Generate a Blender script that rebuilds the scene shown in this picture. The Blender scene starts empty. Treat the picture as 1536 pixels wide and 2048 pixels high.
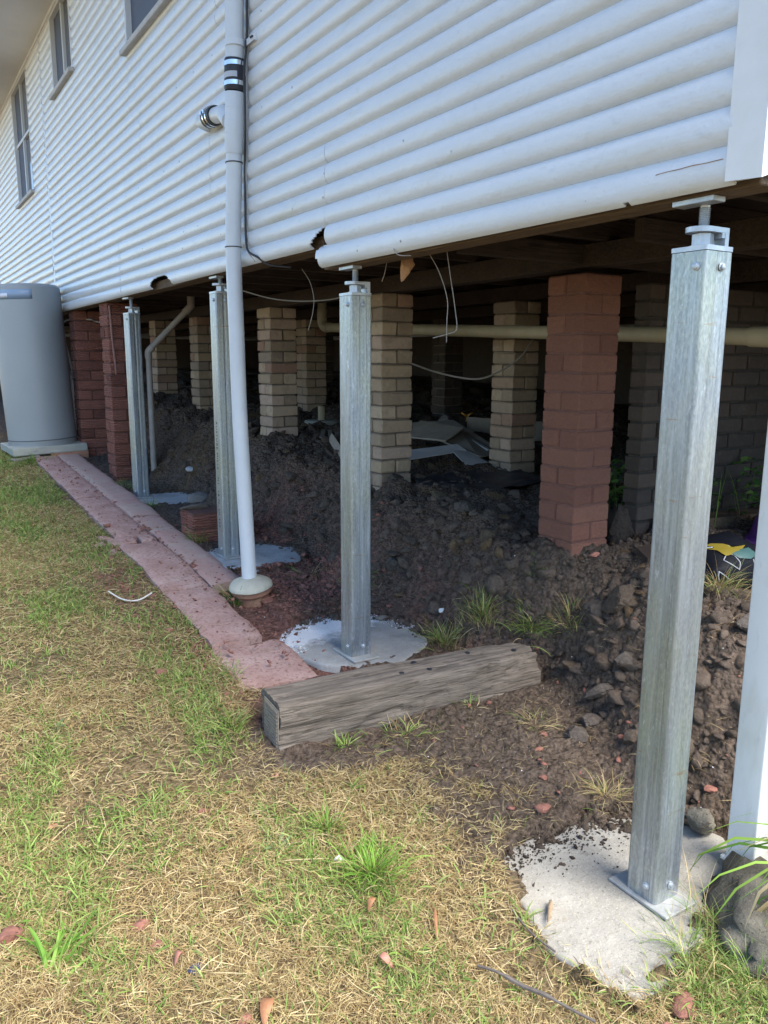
import bpy, bmesh, math, random
import numpy as np
from mathutils import Vector, Matrix, noise as mnoise

S = bpy.context.scene
COL = S.collection
rng = np.random.default_rng(11)
random.seed(5)
PI = math.pi

# ------------------------------------------------------------------ camera
CAM_H = 1.48
cam = bpy.data.cameras.new('camera')
cam.sensor_width = 36.0
cam.lens = 36.0 * 1580 / 2048
cam.clip_start = 0.05
cam.clip_end = 500
camo = bpy.data.objects.new('camera', cam)
COL.objects.link(camo)
_p, _y, _r = math.radians(10.907), math.radians(32.058), math.radians(-0.3053)
_f = Vector((math.sin(_y) * math.cos(_p), math.cos(_y) * math.cos(_p), -math.sin(_p)))
_rt = Vector((math.cos(_y), -math.sin(_y), 0))
_dn = _f.cross(_rt)
_a = _rt * math.cos(_r) + _dn * math.sin(_r)
_b = _dn * math.cos(_r) - _rt * math.sin(_r)
M = Matrix.Identity(4)
for i in range(3):
    M[i][0] = _a[i]
    M[i][1] = -_b[i]
    M[i][2] = -_f[i]
M[2][3] = CAM_H
camo.matrix_world = M
S.camera = camo

# ------------------------------------------------------------------ light
SUN_EL, SUN_AZ = math.radians(52), math.radians(163)     # azimuth clockwise from +Y
W = bpy.data.worlds.new('World')
S.world = W
W.use_nodes = True
nt = W.node_tree
nt.nodes.clear()
sky = nt.nodes.new('ShaderNodeTexSky')
sky.sky_type = 'NISHITA'
sky.sun_disc = False
sky.sun_elevation = SUN_EL
sky.sun_rotation = SUN_AZ
sky.air_density = 1.0
sky.dust_density = 0.0
sky.ozone_density = 3.4
bg = nt.nodes.new('ShaderNodeBackground')
bg.inputs['Strength'].default_value = 0.105
out = nt.nodes.new('ShaderNodeOutputWorld')
nt.links.new(sky.outputs[0], bg.inputs[0])
nt.links.new(bg.outputs[0], out.inputs[0])

sun = bpy.data.lights.new('sun', 'SUN')
sun.energy = 2.9
sun.angle = math.radians(40)
sun.color = (1.0, 0.95, 0.87)
suno = bpy.data.objects.new('sun', sun)
COL.objects.link(suno)
sd = Vector((math.sin(SUN_AZ) * math.cos(SUN_EL), math.cos(SUN_AZ) * math.cos(SUN_EL), math.sin(SUN_EL)))
suno.rotation_euler = sd.to_track_quat('Z', 'Y').to_euler()
suno.location = (0, -8, 12)

S.view_settings.view_transform = 'Standard'
S.view_settings.look = 'None'
S.view_settings.gamma = 1
S.view_settings.exposure = 1.6
S.view_settings.use_curve_mapping = False
S.render.engine = 'CYCLES'
S.cycles.use_denoising = True
S.cycles.max_bounces = 8
S.cycles.diffuse_bounces = 5

# ------------------------------------------------------------------ helpers
def link(o, parent=None):
    COL.objects.link(o)
    if parent is not None:
        o.parent = parent
    return o


def tag(o, label=None, cat=None, group=None, kind=None):
    if label:
        o['label'] = label
    if cat:
        o['category'] = cat
    if group:
        o['group'] = group
    if kind:
        o['kind'] = kind
    return o


def thing(name, label, cat, loc=(0, 0, 0), rotz=0, group=None):
    o = bpy.data.objects.new(name, None)
    o.empty_display_size = 0.05
    COL.objects.link(o)
    o.location = loc
    o.rotation_euler = (0, 0, rotz)
    return tag(o, label, cat, group)


def setmat(me, m):
    if m is None:
        return
    if isinstance(m, (list, tuple)):
        for k in m:
            me.materials.append(k)
    else:
        me.materials.append(m)


def rawmesh(name, V, F, m=None, smooth=False):
    me = bpy.data.meshes.new(name)
    me.from_pydata([tuple(v) for v in V], [], [tuple(f) for f in F])
    setmat(me, m)
    if smooth:
        me.polygons.foreach_set('use_smooth', [True] * len(me.polygons))
    me.update()
    return me


def npmesh(name, V, F, m=None, smooth=False, cols=None):
    """fast mesh from numpy arrays; F is (n,3) or (n,4)"""
    V = np.asarray(V, np.float32)
    F = np.asarray(F, np.int32)
    me = bpy.data.meshes.new(name)
    n, k = F.shape
    me.vertices.add(len(V))
    me.vertices.foreach_set('co', V.ravel())
    me.loops.add(n * k)
    me.loops.foreach_set('vertex_index', F.ravel())
    me.polygons.add(n)
    me.polygons.foreach_set('loop_start', np.arange(0, n * k, k, dtype=np.int32))
    me.polygons.foreach_set('loop_total', np.full(n, k, np.int32))
    if smooth:
        me.polygons.foreach_set('use_smooth', np.ones(n, bool))
    setmat(me, m)
    me.update(calc_edges=True)
    if cols is not None:
        a = me.color_attributes.new('Col', 'FLOAT_COLOR', 'POINT')
        c = np.ones((len(V), 4), np.float32)
        c[:, :3] = cols
        a.data.foreach_set('color', c.ravel())
    return me


def obj(name, me, parent=None, loc=None, rot=None):
    o = bpy.data.objects.new(name, me)
    link(o, parent)
    if loc is not None:
        o.location = loc
    if rot is not None:
        o.rotation_euler = rot
    return o


def bm_mesh(name, bm, m=None, smooth=False, autosmooth=None):
    me = bpy.data.meshes.new(name)
    bm.normal_update()
    bm.to_mesh(me)
    bm.free()
    setmat(me, m)
    if smooth:
        me.polygons.foreach_set('use_smooth', [True] * len(me.polygons))
    if autosmooth:
        me.polygons.foreach_set('use_smooth', [True] * len(me.polygons))
        me.set_sharp_from_angle(angle=math.radians(autosmooth))
    return me


def box_bm(sx, sy, sz, bevel=0.0, seg=1, c=(0, 0, 0), jit=0.0, bm=None):
    own = bm is None
    b = bmesh.new()
    bmesh.ops.create_cube(b, size=1)
    for v in b.verts:
        v.co = Vector((v.co.x * sx, v.co.y * sy, v.co.z * sz))
    if bevel:
        bmesh.ops.bevel(b, geom=b.edges[:], offset=bevel, segments=seg, affect='EDGES')
    for v in b.verts:
        if jit:
            v.co += Vector((random.uniform(-jit, jit), random.uniform(-jit, jit), random.uniform(-jit, jit)))
        v.co += Vector(c)
    if own:
        return b
    me = bpy.data.meshes.new('tmp')
    b.to_mesh(me)
    b.free()
    bm.from_mesh(me)
    bpy.data.meshes.remove(me)
    return bm


def box_obj(name, size, c, m, parent=None, bevel=0.003, rot=None, jit=0.0, seg=1):
    me = bm_mesh(name, box_bm(*size, bevel=bevel, jit=jit, seg=seg), m)
    return obj(name, me, parent, c, rot)


def tube_data(path, r, n=12, closed_ends=True):
    """tube along path (list of points); r scalar or list"""
    P = [Vector(p) for p in path]
    R = r if hasattr(r, '__len__') else [r] * len(P)
    V, F = [], []
    t0 = (P[1] - P[0]).normalized()
    up = Vector((0, 0, 1)) if abs(t0.z) < 0.9 else Vector((1, 0, 0))
    nrm = (up - t0 * up.dot(t0)).normalized()
    for i, p in enumerate(P):
        if i == 0:
            t = (P[1] - P[0]).normalized()
        elif i == len(P) - 1:
            t = (P[-1] - P[-2]).normalized()
        else:
            t = ((P[i + 1] - P[i]).normalized() + (P[i] - P[i - 1]).normalized())
            t = t.normalized() if t.length > 1e-6 else (P[i + 1] - P[i]).normalized()
        nrm = (nrm - t * nrm.dot(t)).normalized()
        bn = t.cross(nrm)
        for k in range(n):
            a = 2 * PI * k / n
            V.append(p + (nrm * math.cos(a) + bn * math.sin(a)) * R[i])
    for i in range(len(P) - 1):
        for k in range(n):
            k2 = (k + 1) % n
            F.append((i * n + k, i * n + k2, (i + 1) * n + k2, (i + 1) * n + k))
    if closed_ends:
        F.append(tuple(range(n - 1, -1, -1)))
        F.append(tuple((len(P) - 1) * n + k for k in range(n)))
    return V, F


def tube_obj(name, path, r, m, parent=None, n=12):
    V, F = tube_data(path, r, n)
    me = rawmesh(name, V, F, m)
    me.polygons.foreach_set('use_smooth', [True] * len(me.polygons))
    me.set_sharp_from_angle(angle=math.radians(50))
    return obj(name, me, parent)


def smooth_path(pts, n=6):
    """Catmull-Rom through points"""
    P = [Vector(p) for p in pts]
    P = [P[0] * 2 - P[1]] + P + [P[-1] * 2 - P[-2]]
    o = []
    for i in range(1, len(P) - 2):
        for k in range(n):
            t = k / n
            a, b, c, d = P[i - 1], P[i], P[i + 1], P[i + 2]
            o.append(0.5 * ((2 * b) + (c - a) * t + (2 * a - 5 * b + 4 * c - d) * t * t + (3 * b - a - 3 * c + d) * t ** 3))
    o.append(P[-2])
    return o


def lathe_bm(prof, n=32, axis_pts=False):
    """prof: list of (r,z)"""
    V, F = [], []
    for r, z in prof:
        for k in range(n):
            a = 2 * PI * k / n
            V.append((r * math.cos(a), r * math.sin(a), z))
    for i in range(len(prof) - 1):
        for k in range(n):
            k2 = (k + 1) % n
            F.append((i * n + k, i * n + k2, (i + 1) * n + k2, (i + 1) * n + k))
    F.append(tuple(range(n - 1, -1, -1)))
    F.append(tuple((len(prof) - 1) * n + k for k in range(n)))
    return V, F


def lathe_obj(name, prof, m, parent=None, loc=None, n=32, rot=None, ang=40):
    V, F = lathe_bm(prof, n)
    me = rawmesh(name, V, F, m)
    me.polygons.foreach_set('use_smooth', [True] * len(me.polygons))
    me.set_sharp_from_angle(angle=math.radians(ang))
    return obj(name, me, parent, loc, rot)


# --- numpy value noise
_perm = np.random.default_rng(3).random((4096,)).astype(np.float32)


def _h(ix, iy, s):
    return _perm[(ix * 73856093 ^ iy * 19349663 ^ s * 83492791) & 4095]


def vnoise(x, y, s=0):
    x = np.asarray(x, float)
    y = np.asarray(y, float)
    ix = np.floor(x).astype(np.int64)
    iy = np.floor(y).astype(np.int64)
    fx, fy = x - ix, y - iy
    fx = fx * fx * (3 - 2 * fx)
    fy = fy * fy * (3 - 2 * fy)
    a = _h(ix, iy, s) * (1 - fx) + _h(ix + 1, iy, s) * fx
    b = _h(ix, iy + 1, s) * (1 - fx) + _h(ix + 1, iy + 1, s) * fx
    return (a * (1 - fy) + b * fy) * 2 - 1


def fbm(x, y, oct=4, s=0, gain=0.5):
    t, a = 0, 1
    for o in range(oct):
        t = t + a * vnoise(x * 2 ** o + 17.3 * o, y * 2 ** o - 9.1 * o, s + o)
        a *= gain
    return t


# ------------------------------------------------------------------ materials
def new_mat(name):
    m = bpy.data.materials.new(name)
    m.use_nodes = True
    n = m.node_tree
    b = n.nodes['Principled BSDF']
    return m, n, b


def N(n, t, **kw):
    k = n.nodes.new(t)
    for a, v in kw.items():
        setattr(k, a, v)
    return k


def inp(n, node, key, v):
    if hasattr(v, 'is_output') or isinstance(v, bpy.types.NodeSocket):
        n.links.new(v, node.inputs[key])
    else:
        node.inputs[key].default_value = v


def coords(n, scale=(1, 1, 1), rnd=True):
    tc = N(n, 'ShaderNodeTexCoord')
    mp = N(n, 'ShaderNodeMapping')
    mp.inputs['Scale'].default_value = scale
    if rnd:
        oi = N(n, 'ShaderNodeObjectInfo')
        mu = N(n, 'ShaderNodeMath', operation='MULTIPLY')
        n.links.new(oi.outputs['Random'], mu.inputs[0])
        mu.inputs[1].default_value = 31.7
        ad = N(n, 'ShaderNodeVectorMath', operation='ADD')
        n.links.new(tc.outputs['Object'], ad.inputs[0])
        n.links.new(mu.outputs[0], ad.inputs[1])
        n.links.new(ad.outputs[0], mp.inputs[0])
    else:
        n.links.new(tc.outputs['Object'], mp.inputs[0])
    return mp.outputs[0]


def ntex(n, vec, scale, detail=4, rough=0.6):
    t = N(n, 'ShaderNodeTexNoise')
    t.inputs['Scale'].default_value = scale
    t.inputs['Detail'].default_value = detail
    t.inputs['Roughness'].default_value = rough
    n.links.new(vec, t.inputs['Vector'])
    return t.outputs['Fac']


def ramp(n, fac, stops):
    r = N(n, 'ShaderNodeValToRGB')
    e = r.color_ramp.elements
    while len(e) < len(stops):
        e.new(0.5)
    for i, (p, c) in enumerate(stops):
        e[i].position = p
        e[i].color = (*c, 1) if len(c) == 3 else c
    n.links.new(fac, r.inputs[0])
    return r.outputs[0]


def fr(n, fac, lo, hi):
    m = N(n, 'ShaderNodeMapRange')
    m.inputs[1].default_value = lo
    m.inputs[2].default_value = hi
    m.clamp = True
    n.links.new(fac, m.inputs[0])
    return m.outputs[0]


def mix(n, fac, a, b, mode='MIX'):
    m = N(n, 'ShaderNodeMix', data_type='RGBA', blend_type=mode)
    inp(n, m, 0, fac)
    for k, v in ((6, a), (7, b)):
        if isinstance(v, tuple):
            v = (*v, 1) if len(v) == 3 else v
        inp(n, m, k, v)
    return m.outputs[2]


def mul(n, a, b):
    m = N(n, 'ShaderNodeMath', operation='MULTIPLY')
    inp(n, m, 0, a)
    inp(n, m, 1, b)
    return m.outputs[0]


def bump(n, b, h, strength=0.4, dist=0.01, prev=None):
    k = N(n, 'ShaderNodeBump')
    k.inputs['Strength'].default_value = strength
    k.inputs['Distance'].default_value = dist
    n.links.new(h, k.inputs['Height'])
    if prev:
        n.links.new(prev, k.inputs['Normal'])
    n.links.new(k.outputs[0], b.inputs['Normal'])
    return k.outputs[0]


def rnd_obj(n):
    return N(n, 'ShaderNodeObjectInfo').outputs['Random']


def simple(name, c1, c2, scale=20, rough=0.7, bstr=0.2, bscale=80, bdist=0.004, metallic=0, detail=5, stretch=(1, 1, 1), spec=0.5):
    m, n, b = new_mat(name)
    v = coords(n, stretch)
    b.inputs['Base Color'].default_value = (*c1, 1)
    f = ntex(n, v, scale, detail)
    n.links.new(ramp(n, f, [(0.3, c1), (0.7, c2)]), b.inputs['Base Color'])
    b.inputs['Roughness'].default_value = rough
    b.inputs['Metallic'].default_value = metallic
    b.inputs['Specular IOR Level'].default_value = spec
    if bstr:
        bump(n, b, ntex(n, v, bscale, 6), bstr, bdist)
    return m


MAT = {}


def build_mats():
    # painted white fibro cladding
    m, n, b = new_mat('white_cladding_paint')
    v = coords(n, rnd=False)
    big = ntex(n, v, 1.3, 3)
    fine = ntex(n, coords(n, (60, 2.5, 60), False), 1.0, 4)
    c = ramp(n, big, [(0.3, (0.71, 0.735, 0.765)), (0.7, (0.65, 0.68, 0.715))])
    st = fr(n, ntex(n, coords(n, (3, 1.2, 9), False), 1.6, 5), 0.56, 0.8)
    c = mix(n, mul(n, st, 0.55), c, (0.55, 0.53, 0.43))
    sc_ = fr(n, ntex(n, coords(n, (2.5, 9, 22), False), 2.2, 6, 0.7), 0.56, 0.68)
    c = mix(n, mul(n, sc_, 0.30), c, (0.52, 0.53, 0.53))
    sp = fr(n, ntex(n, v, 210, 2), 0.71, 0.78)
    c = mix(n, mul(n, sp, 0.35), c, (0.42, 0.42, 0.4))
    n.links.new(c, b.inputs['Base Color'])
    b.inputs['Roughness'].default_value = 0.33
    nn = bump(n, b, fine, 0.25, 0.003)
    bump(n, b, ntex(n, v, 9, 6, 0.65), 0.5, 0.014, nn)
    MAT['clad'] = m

    MAT['whitepaint'] = simple('white_gloss_paint', (0.8, 0.8, 0.79), (0.72, 0.72, 0.70), 9, 0.35, 0.15, 50, 0.003)
    MAT['soffit'] = simple('soffit_paint', (0.78, 0.78, 0.77), (0.72, 0.72, 0.71), 3, 0.6, 0.1, 30)
    # stained white post
    m, n, b = new_mat('stained_white_paint')
    v = coords(n, (1, 1, 0.35), False)
    f = fr(n, ntex(n, v, 6, 6), 0.46, 0.75)
    c = mix(n, mul(n, f, 0.55), (0.82, 0.82, 0.81), (0.42, 0.43, 0.24))
    f2 = fr(n, ntex(n, v, 40, 5), 0.6, 0.8)
    c = mix(n, mul(n, f2, 0.3), c, (0.35, 0.33, 0.28))
    n.links.new(c, b.inputs['Base Color'])
    b.inputs['Roughness'].default_value = 0.4
    bump(n, b, ntex(n, v, 40, 5), 0.15, 0.003)
    MAT['stained'] = m

    # galvanised steel
    m, n, b = new_mat('galvanised_steel')
    vs = coords(n, (1, 1, 0.05))
    v = coords(n)
    streak = ntex(n, vs, 75, 5, 0.7)
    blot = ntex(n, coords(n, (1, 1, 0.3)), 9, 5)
    c = ramp(n, streak, [(0.28, (0.18, 0.21, 0.245)), (0.5, (0.31, 0.35, 0.40)), (0.7, (0.50, 0.55, 0.62))])
    crk = ntex(n, coords(n, (1, 1, 0.42)), 150, 3, 0.6)
    c = mix(n, mul(n, fr(n, crk, 0.46, 0.60), 0.32), c, (0.52, 0.56, 0.60))
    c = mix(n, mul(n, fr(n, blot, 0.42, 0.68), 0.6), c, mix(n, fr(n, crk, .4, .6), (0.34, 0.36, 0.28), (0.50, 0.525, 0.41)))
    big = ntex(n, coords(n, (1, 1, 0.5)), 2.6, 2)
    c = mix(n, mul(n, fr(n, big, 0.45, 0.68), 0.45), c, (0.36, 0.385, 0.40))
    white = fr(n, ntex(n, coords(n, (1, 1, 0.35)), 48, 6, 0.75), 0.58, 0.70)
    c = mix(n, mul(n, white, 0.75), c, (0.66, 0.72, 0.82))
    rust = fr(n, ntex(n, coords(n, (0.35, 0.35, 3.6)), 15, 6, 0.65), 0.655, 0.70)
    c = mix(n, mul(n, rust, 0.7), c, (0.36, 0.20, 0.06))
    n.links.new(c, b.inputs['Base Color'])
    b.inputs['Metallic'].default_value = 0.7
    rr = N(n, 'ShaderNodeMapRange')
    n.links.new(streak, rr.inputs[0])
    rr.inputs[3].default_value = 0.28
    rr.inputs[4].default_value = 0.5
    n.links.new(rr.outputs[0], b.inputs['Roughness'])
    nn = bump(n, b, streak, 0.18, 0.002)
    bump(n, b, crk, 0.3, 0.002, nn)
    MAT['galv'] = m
    MAT['plate'] = simple('dusty_steel_plate', (0.33, 0.33, 0.31), (0.50, 0.50, 0.48), 28, 0.6, 0.3, 90, 0.003, 0.25)
    MAT['zinc'] = simple('zinc_fitting', (0.42, 0.46, 0.50), (0.60, 0.64, 0.68), 30, 0.42, 0.15, 120, 0.002, 0.6)

    # bricks
    def brick(name, cs, rough=0.9, comb=False, bstr=0.5, dirt=(0.10, 0.08, 0.07)):
        m, n, b = new_mat(name)
        r = rnd_obj(n)
        c = ramp(n, r, [(i / max(1, len(cs) - 1), k) for i, k in enumerate(cs)])
        v = coords(n)
        f = ntex(n, v, 18, 6, 0.65)
        c = mix(n, mul(n, fr(n, f, 0.5, 0.8), 0.55), c, dirt)
        c = mix(n, mul(n, fr(n, ntex(n, v, 45, 4), 0.58, 0.75), 0.35), c, tuple(min(1, x * 1.7) for x in cs[0]))
        n.links.new(c, b.inputs['Base Color'])
        b.inputs['Roughness'].default_value = rough
        b.inputs['Specular IOR Level'].default_value = 0.25
        vo = N(n, 'ShaderNodeTexVoronoi')
        vo.inputs['Scale'].default_value = 24
        n.links.new(v, vo.inputs['Vector'])
        nn = bump(n, b, ntex(n, v, 30, 9, 0.74), bstr, 0.03)
        if comb:
            w = N(n, 'ShaderNodeTexWave', wave_type='BANDS', bands_direction='Z')
            w.inputs['Scale'].default_value = 19
            w.inputs['Distortion'].default_value = 5
            w.inputs['Detail'].default_value = 3
            w.inputs['Detail Scale'].default_value = 1.5
            n.links.new(v, w.inputs['Vector'])
            bump(n, b, w.outputs['Fac'], 0.9, 0.012, nn)
        return m
    MAT['brick_red'] = brick('red_comb_brick', [(0.33, 0.125, 0.085), (0.40, 0.165, 0.12), (0.24, 0.095, 0.07)], comb=True)
    MAT['brick_cream'] = brick('cream_clay_brick', [(0.46, 0.345, 0.23), (0.41, 0.32, 0.23), (0.53, 0.395, 0.315), (0.35, 0.27, 0.195), (0.53, 0.415, 0.30), (0.36, 0.22, 0.16), (0.45, 0.355, 0.25), (0.28, 0.22, 0.18)], bstr=0.35, dirt=(0.2, 0.15, 0.11))
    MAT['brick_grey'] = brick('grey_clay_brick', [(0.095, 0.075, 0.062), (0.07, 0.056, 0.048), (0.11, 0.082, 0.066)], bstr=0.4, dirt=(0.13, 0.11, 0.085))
    MAT['brick_paint'] = brick('painted_terracotta_brick', [(0.325, 0.152, 0.108), (0.36, 0.172, 0.122), (0.285, 0.132, 0.095)], 0.55, False, 1.0, dirt=(0.235, 0.12, 0.09))
    MAT['mortar'] = simple('old_mortar', (0.12, 0.098, 0.078), (0.19, 0.155, 0.125), 30, 0.95, 0.6, 90, 0.006)
    MAT['mortar_red'] = simple('red_brick_mortar', (0.10, 0.045, 0.035), (0.16, 0.07, 0.05), 30, 0.95, 0.6, 90, 0.006)
    MAT['mortar_paint_shade'] = simple('painted_mortar_shade', (0.12, 0.056, 0.042), (0.2, 0.09, 0.068), 30, 0.7, 0.6, 90, 0.006)  # painted joints coloured darker to stand in for shade in their recesses

    # timber
    def wood(name, c1, c2, axis, rough=0.85, sc=9.0, bs=0.7, cracks=0.5):
        m, n, b = new_mat(name)
        st = [8.0, 8.0, 8.0]
        st[axis] = 0.5
        v = coords(n, tuple(st))
        f = ntex(n, v, sc, 7, 0.7)
        blot = ntex(n, coords(n), 7, 4)
        c = ramp(n, f, [(0.28, c1), (0.68, c2)])
        c = mix(n, mul(n, fr(n, blot, 0.45, 0.75), 0.45), c, tuple(0.55 * x for x in c1))
        crack = fr(n, ntex(n, v, sc * 2.2, 3, 0.5), 0.40, 0.34)
        c = mix(n, mul(n, crack, cracks), c, tuple(0.25 * x for x in c1))
        n.links.new(c, b.inputs['Base Color'])
        b.inputs['Roughness'].default_value = rough
        b.inputs['Specular IOR Level'].default_value = 0.25
        bump(n, b, f, bs, 0.012)
        return m
    MAT['sleeper'] = wood('weathered_hardwood', (0.10, 0.079, 0.06), (0.30, 0.25, 0.205), 0, sc=9, bs=1.0, cracks=0.55)
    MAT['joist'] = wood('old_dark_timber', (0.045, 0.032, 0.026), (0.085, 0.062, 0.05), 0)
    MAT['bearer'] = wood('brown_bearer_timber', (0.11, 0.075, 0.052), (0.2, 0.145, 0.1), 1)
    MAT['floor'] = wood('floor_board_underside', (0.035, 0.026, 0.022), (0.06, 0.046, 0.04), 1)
    MAT['rawwood'] = simple('broken_raw_timber', (0.42, 0.22, 0.11), (0.55, 0.33, 0.19), 60, 0.9, 0.7, 80, 0.01, stretch=(1, 1, 0.15))
    MAT['board'] = simple('grey_board', (0.33, 0.28, 0.22), (0.42, 0.37, 0.30), 10, 0.85, 0.2, 60)
    MAT['sheetwhite'] = simple('dusty_white_sheet', (0.52, 0.52, 0.52), (0.62, 0.62, 0.62), 10, 0.7, 0.3, 30)

    # concrete
    def conc(name, c1, c2, speck=0.4, bs=0.4, dirt=0.3, white=None):
        m, n, b = new_mat(name)
        v = coords(n)
        c = ramp(n, ntex(n, v, 7, 6), [(0.3, c1), (0.7, c2)])
        c = mix(n, mul(n, fr(n, ntex(n, v, 120, 3), 0.58, 0.72), speck), c, tuple(0.45 * x for x in c1))
        c = mix(n, mul(n, fr(n, ntex(n, v, 190, 2), 0.62, 0.7), speck), c, tuple(min(1, 1.35 * x) for x in c2))
        c = mix(n, mul(n, fr(n, ntex(n, v, 16, 7, 0.75), 0.57, 0.7), dirt), c, (0.12, 0.09, 0.06))
        n.links.new(c, b.inputs['Base Color'])
        b.inputs['Roughness'].default_value = 0.92
        b.inputs['Specular IOR Level'].default_value = 0.2
        nn = bump(n, b, ntex(n, v, 70, 7, 0.7), bs, 0.008)
        bump(n, b, ntex(n, v, 8, 4, 0.6), 0.5, 0.02, nn)
        return m
    MAT['pad_new'] = conc('pale_new_concrete', (0.33, 0.305, 0.26), (0.44, 0.41, 0.355), 0.7, 0.6, 0.5)
    MAT['pad_grey'] = conc('grey_concrete', (0.36, 0.36, 0.35), (0.48, 0.48, 0.47), 0.4, 0.5, 0.25)
    MAT['lime'] = conc('white_lime_powder', (0.78, 0.78, 0.78), (0.86, 0.86, 0.86), 0.15, 0.8, 0.1)
    MAT['lump'] = conc('rough_old_concrete', (0.075, 0.066, 0.052), (0.21, 0.19, 0.15), 0.9, 1.0, 0.75)
    mp_ = conc('powdered_grey_concrete', (0.29, 0.285, 0.27), (0.43, 0.42, 0.40), 0.5, 0.6, 0.3)
    nn2 = mp_.node_tree
    bb = nn2.nodes['Principled BSDF']
    src = bb.inputs['Base Color'].links[0].from_socket
    tc2 = N(nn2, 'ShaderNodeTexCoord')
    sx = N(nn2, 'ShaderNodeSeparateXYZ')
    nn2.links.new(tc2.outputs['Object'], sx.inputs[0])
    nz = ntex(nn2, tc2.outputs['Object'], 14, 8, 0.8)
    ad2 = N(nn2, 'ShaderNodeMath', operation='MULTIPLY_ADD')
    nn2.links.new(nz, ad2.inputs[0])
    ad2.inputs[1].default_value = 0.42
    nn2.links.new(sx.outputs['Y'], ad2.inputs[2])
    ad3 = N(nn2, 'ShaderNodeMath', operation='MULTIPLY_ADD')
    nn2.links.new(sx.outputs['X'], ad3.inputs[0])
    ad3.inputs[1].default_value = -0.25
    nn2.links.new(ad2.outputs[0], ad3.inputs[2])
    cc2 = mix(nn2, fr(nn2, ad3.outputs[0], 0.27, 0.36), src, (0.80, 0.80, 0.80))
    nn2.links.new(cc2, bb.inputs['Base Color'])
    MAT['pad_powder'] = mp_
    MAT['pad_light'] = conc('whitish_concrete', (0.36, 0.355, 0.34), (0.58, 0.575, 0.56), 0.4, 0.6, 0.6)
    MAT['slabgrey'] = conc('tank_slab_concrete', (0.36, 0.36, 0.31), (0.47, 0.47, 0.42), 0.3, 0.3, 0.3)
    MAT['collar'] = conc('collar_mortar', (0.44, 0.41, 0.32), (0.56, 0.53, 0.43), 0.2, 0.3, 0.25)
    # pink path
    m, n, b = new_mat('pink_concrete_path')
    v = coords(n, rnd=False)
    c = ramp(n, ntex(n, v, 5, 7, 0.7), [(0.3, (0.36, 0.215, 0.18)), (0.5, (0.47, 0.30, 0.262)), (0.72, (0.55, 0.40, 0.355))])
    c = mix(n, mul(n, fr(n, ntex(n, v, 13, 7, 0.75), 0.53, 0.7), 0.6), c, (0.30, 0.20, 0.14))
    c = mix(n, mul(n, fr(n, ntex(n, v, 60, 5), 0.52, 0.66), 0.7), c, (0.22, 0.12, 0.09))
    c = mix(n, mul(n, fr(n, ntex(n, v, 95, 3), 0.62, 0.72), 0.4), c, (0.62, 0.43, 0.38))
    n.links.new(c, b.inputs['Base Color'])
    b.inputs['Roughness'].default_value = 0.95
    b.inputs['Specular IOR Level'].default_value = 0.2
    nn = bump(n, b, ntex(n, v, 90, 7, 0.7), 0.7, 0.008)
    bump(n, b, ntex(n, v, 11, 5, 0.6), 0.6, 0.02, nn)
    MAT['pink'] = m
    m, n, b = new_mat('pinkish_grey_edging')
    v = coords(n, rnd=False)
    c = ramp(n, ntex(n, v, 4, 7, 0.7), [(0.35, (0.50, 0.30, 0.26)), (0.58, (0.50, 0.36, 0.305)), (0.75, (0.48, 0.42, 0.35))])
    c = mix(n, mul(n, fr(n, ntex(n, v, 15, 7, 0.75), 0.54, 0.7), 0.6), c, (0.24, 0.15, 0.11))
    c = mix(n, mul(n, fr(n, ntex(n, v, 80, 4), 0.6, 0.72), 0.5), c, (0.2, 0.13, 0.1))
    n.links.new(c, b.inputs['Base Color'])
    b.inputs['Roughness'].default_value = 0.95
    b.inputs['Specular IOR Level'].default_value = 0.2
    bump(n, b, ntex(n, v, 70, 7, 0.7), 0.8, 0.01)
    MAT['edging'] = m

    MAT['pvc'] = simple('grey_white_pvc', (0.60, 0.63, 0.66), (0.66, 0.69, 0.72), 6, 0.38, 0.06, 40, 0.002)
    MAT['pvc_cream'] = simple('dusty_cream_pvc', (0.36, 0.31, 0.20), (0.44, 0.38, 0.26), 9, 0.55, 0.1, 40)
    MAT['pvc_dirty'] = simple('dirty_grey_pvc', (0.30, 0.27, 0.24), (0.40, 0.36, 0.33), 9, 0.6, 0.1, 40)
    MAT['rubber'] = simple('black_rubber', (0.02, 0.022, 0.028), (0.035, 0.036, 0.045), 20, 0.55, 0.05, 40)
    MAT['stainless'] = simple('stainless_band', (0.7, 0.72, 0.74), (0.8, 0.82, 0.84), 30, 0.2, 0.03, 60, 0.002, 1.0)
    MAT['labelgrey'] = simple('coupling_label', (0.45, 0.47, 0.52), (0.5, 0.52, 0.57), 10, 0.5, 0)
    MAT['cable'] = simple('black_cable', (0.02, 0.02, 0.024), (0.03, 0.03, 0.035), 20, 0.5, 0)
    MAT['wire'] = simple('pale_old_wire', (0.30, 0.275, 0.25), (0.38, 0.35, 0.31), 20, 0.6, 0)
    MAT['greywire'] = simple('grey_cable', (0.30, 0.30, 0.30), (0.36, 0.36, 0.36), 20, 0.6, 0)
    MAT['tank'] = simple('grey_tank_paint', (0.29, 0.315, 0.33), (0.31, 0.335, 0.35), 2.5, 0.42, 0.02, 12, 0.003)
    MAT['tankdark'] = simple('tank_rim', (0.10, 0.11, 0.115), (0.13, 0.14, 0.145), 5, 0.6, 0)
    MAT['plateblue'] = simple('blue_rating_plate', (0.24, 0.33, 0.47), (0.28, 0.37, 0.5), 6, 0.35, 0)
    MAT['platewhite'] = simple('white_sticker', (0.62, 0.66, 0.74), (0.68, 0.7, 0.78), 6, 0.4, 0)
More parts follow.
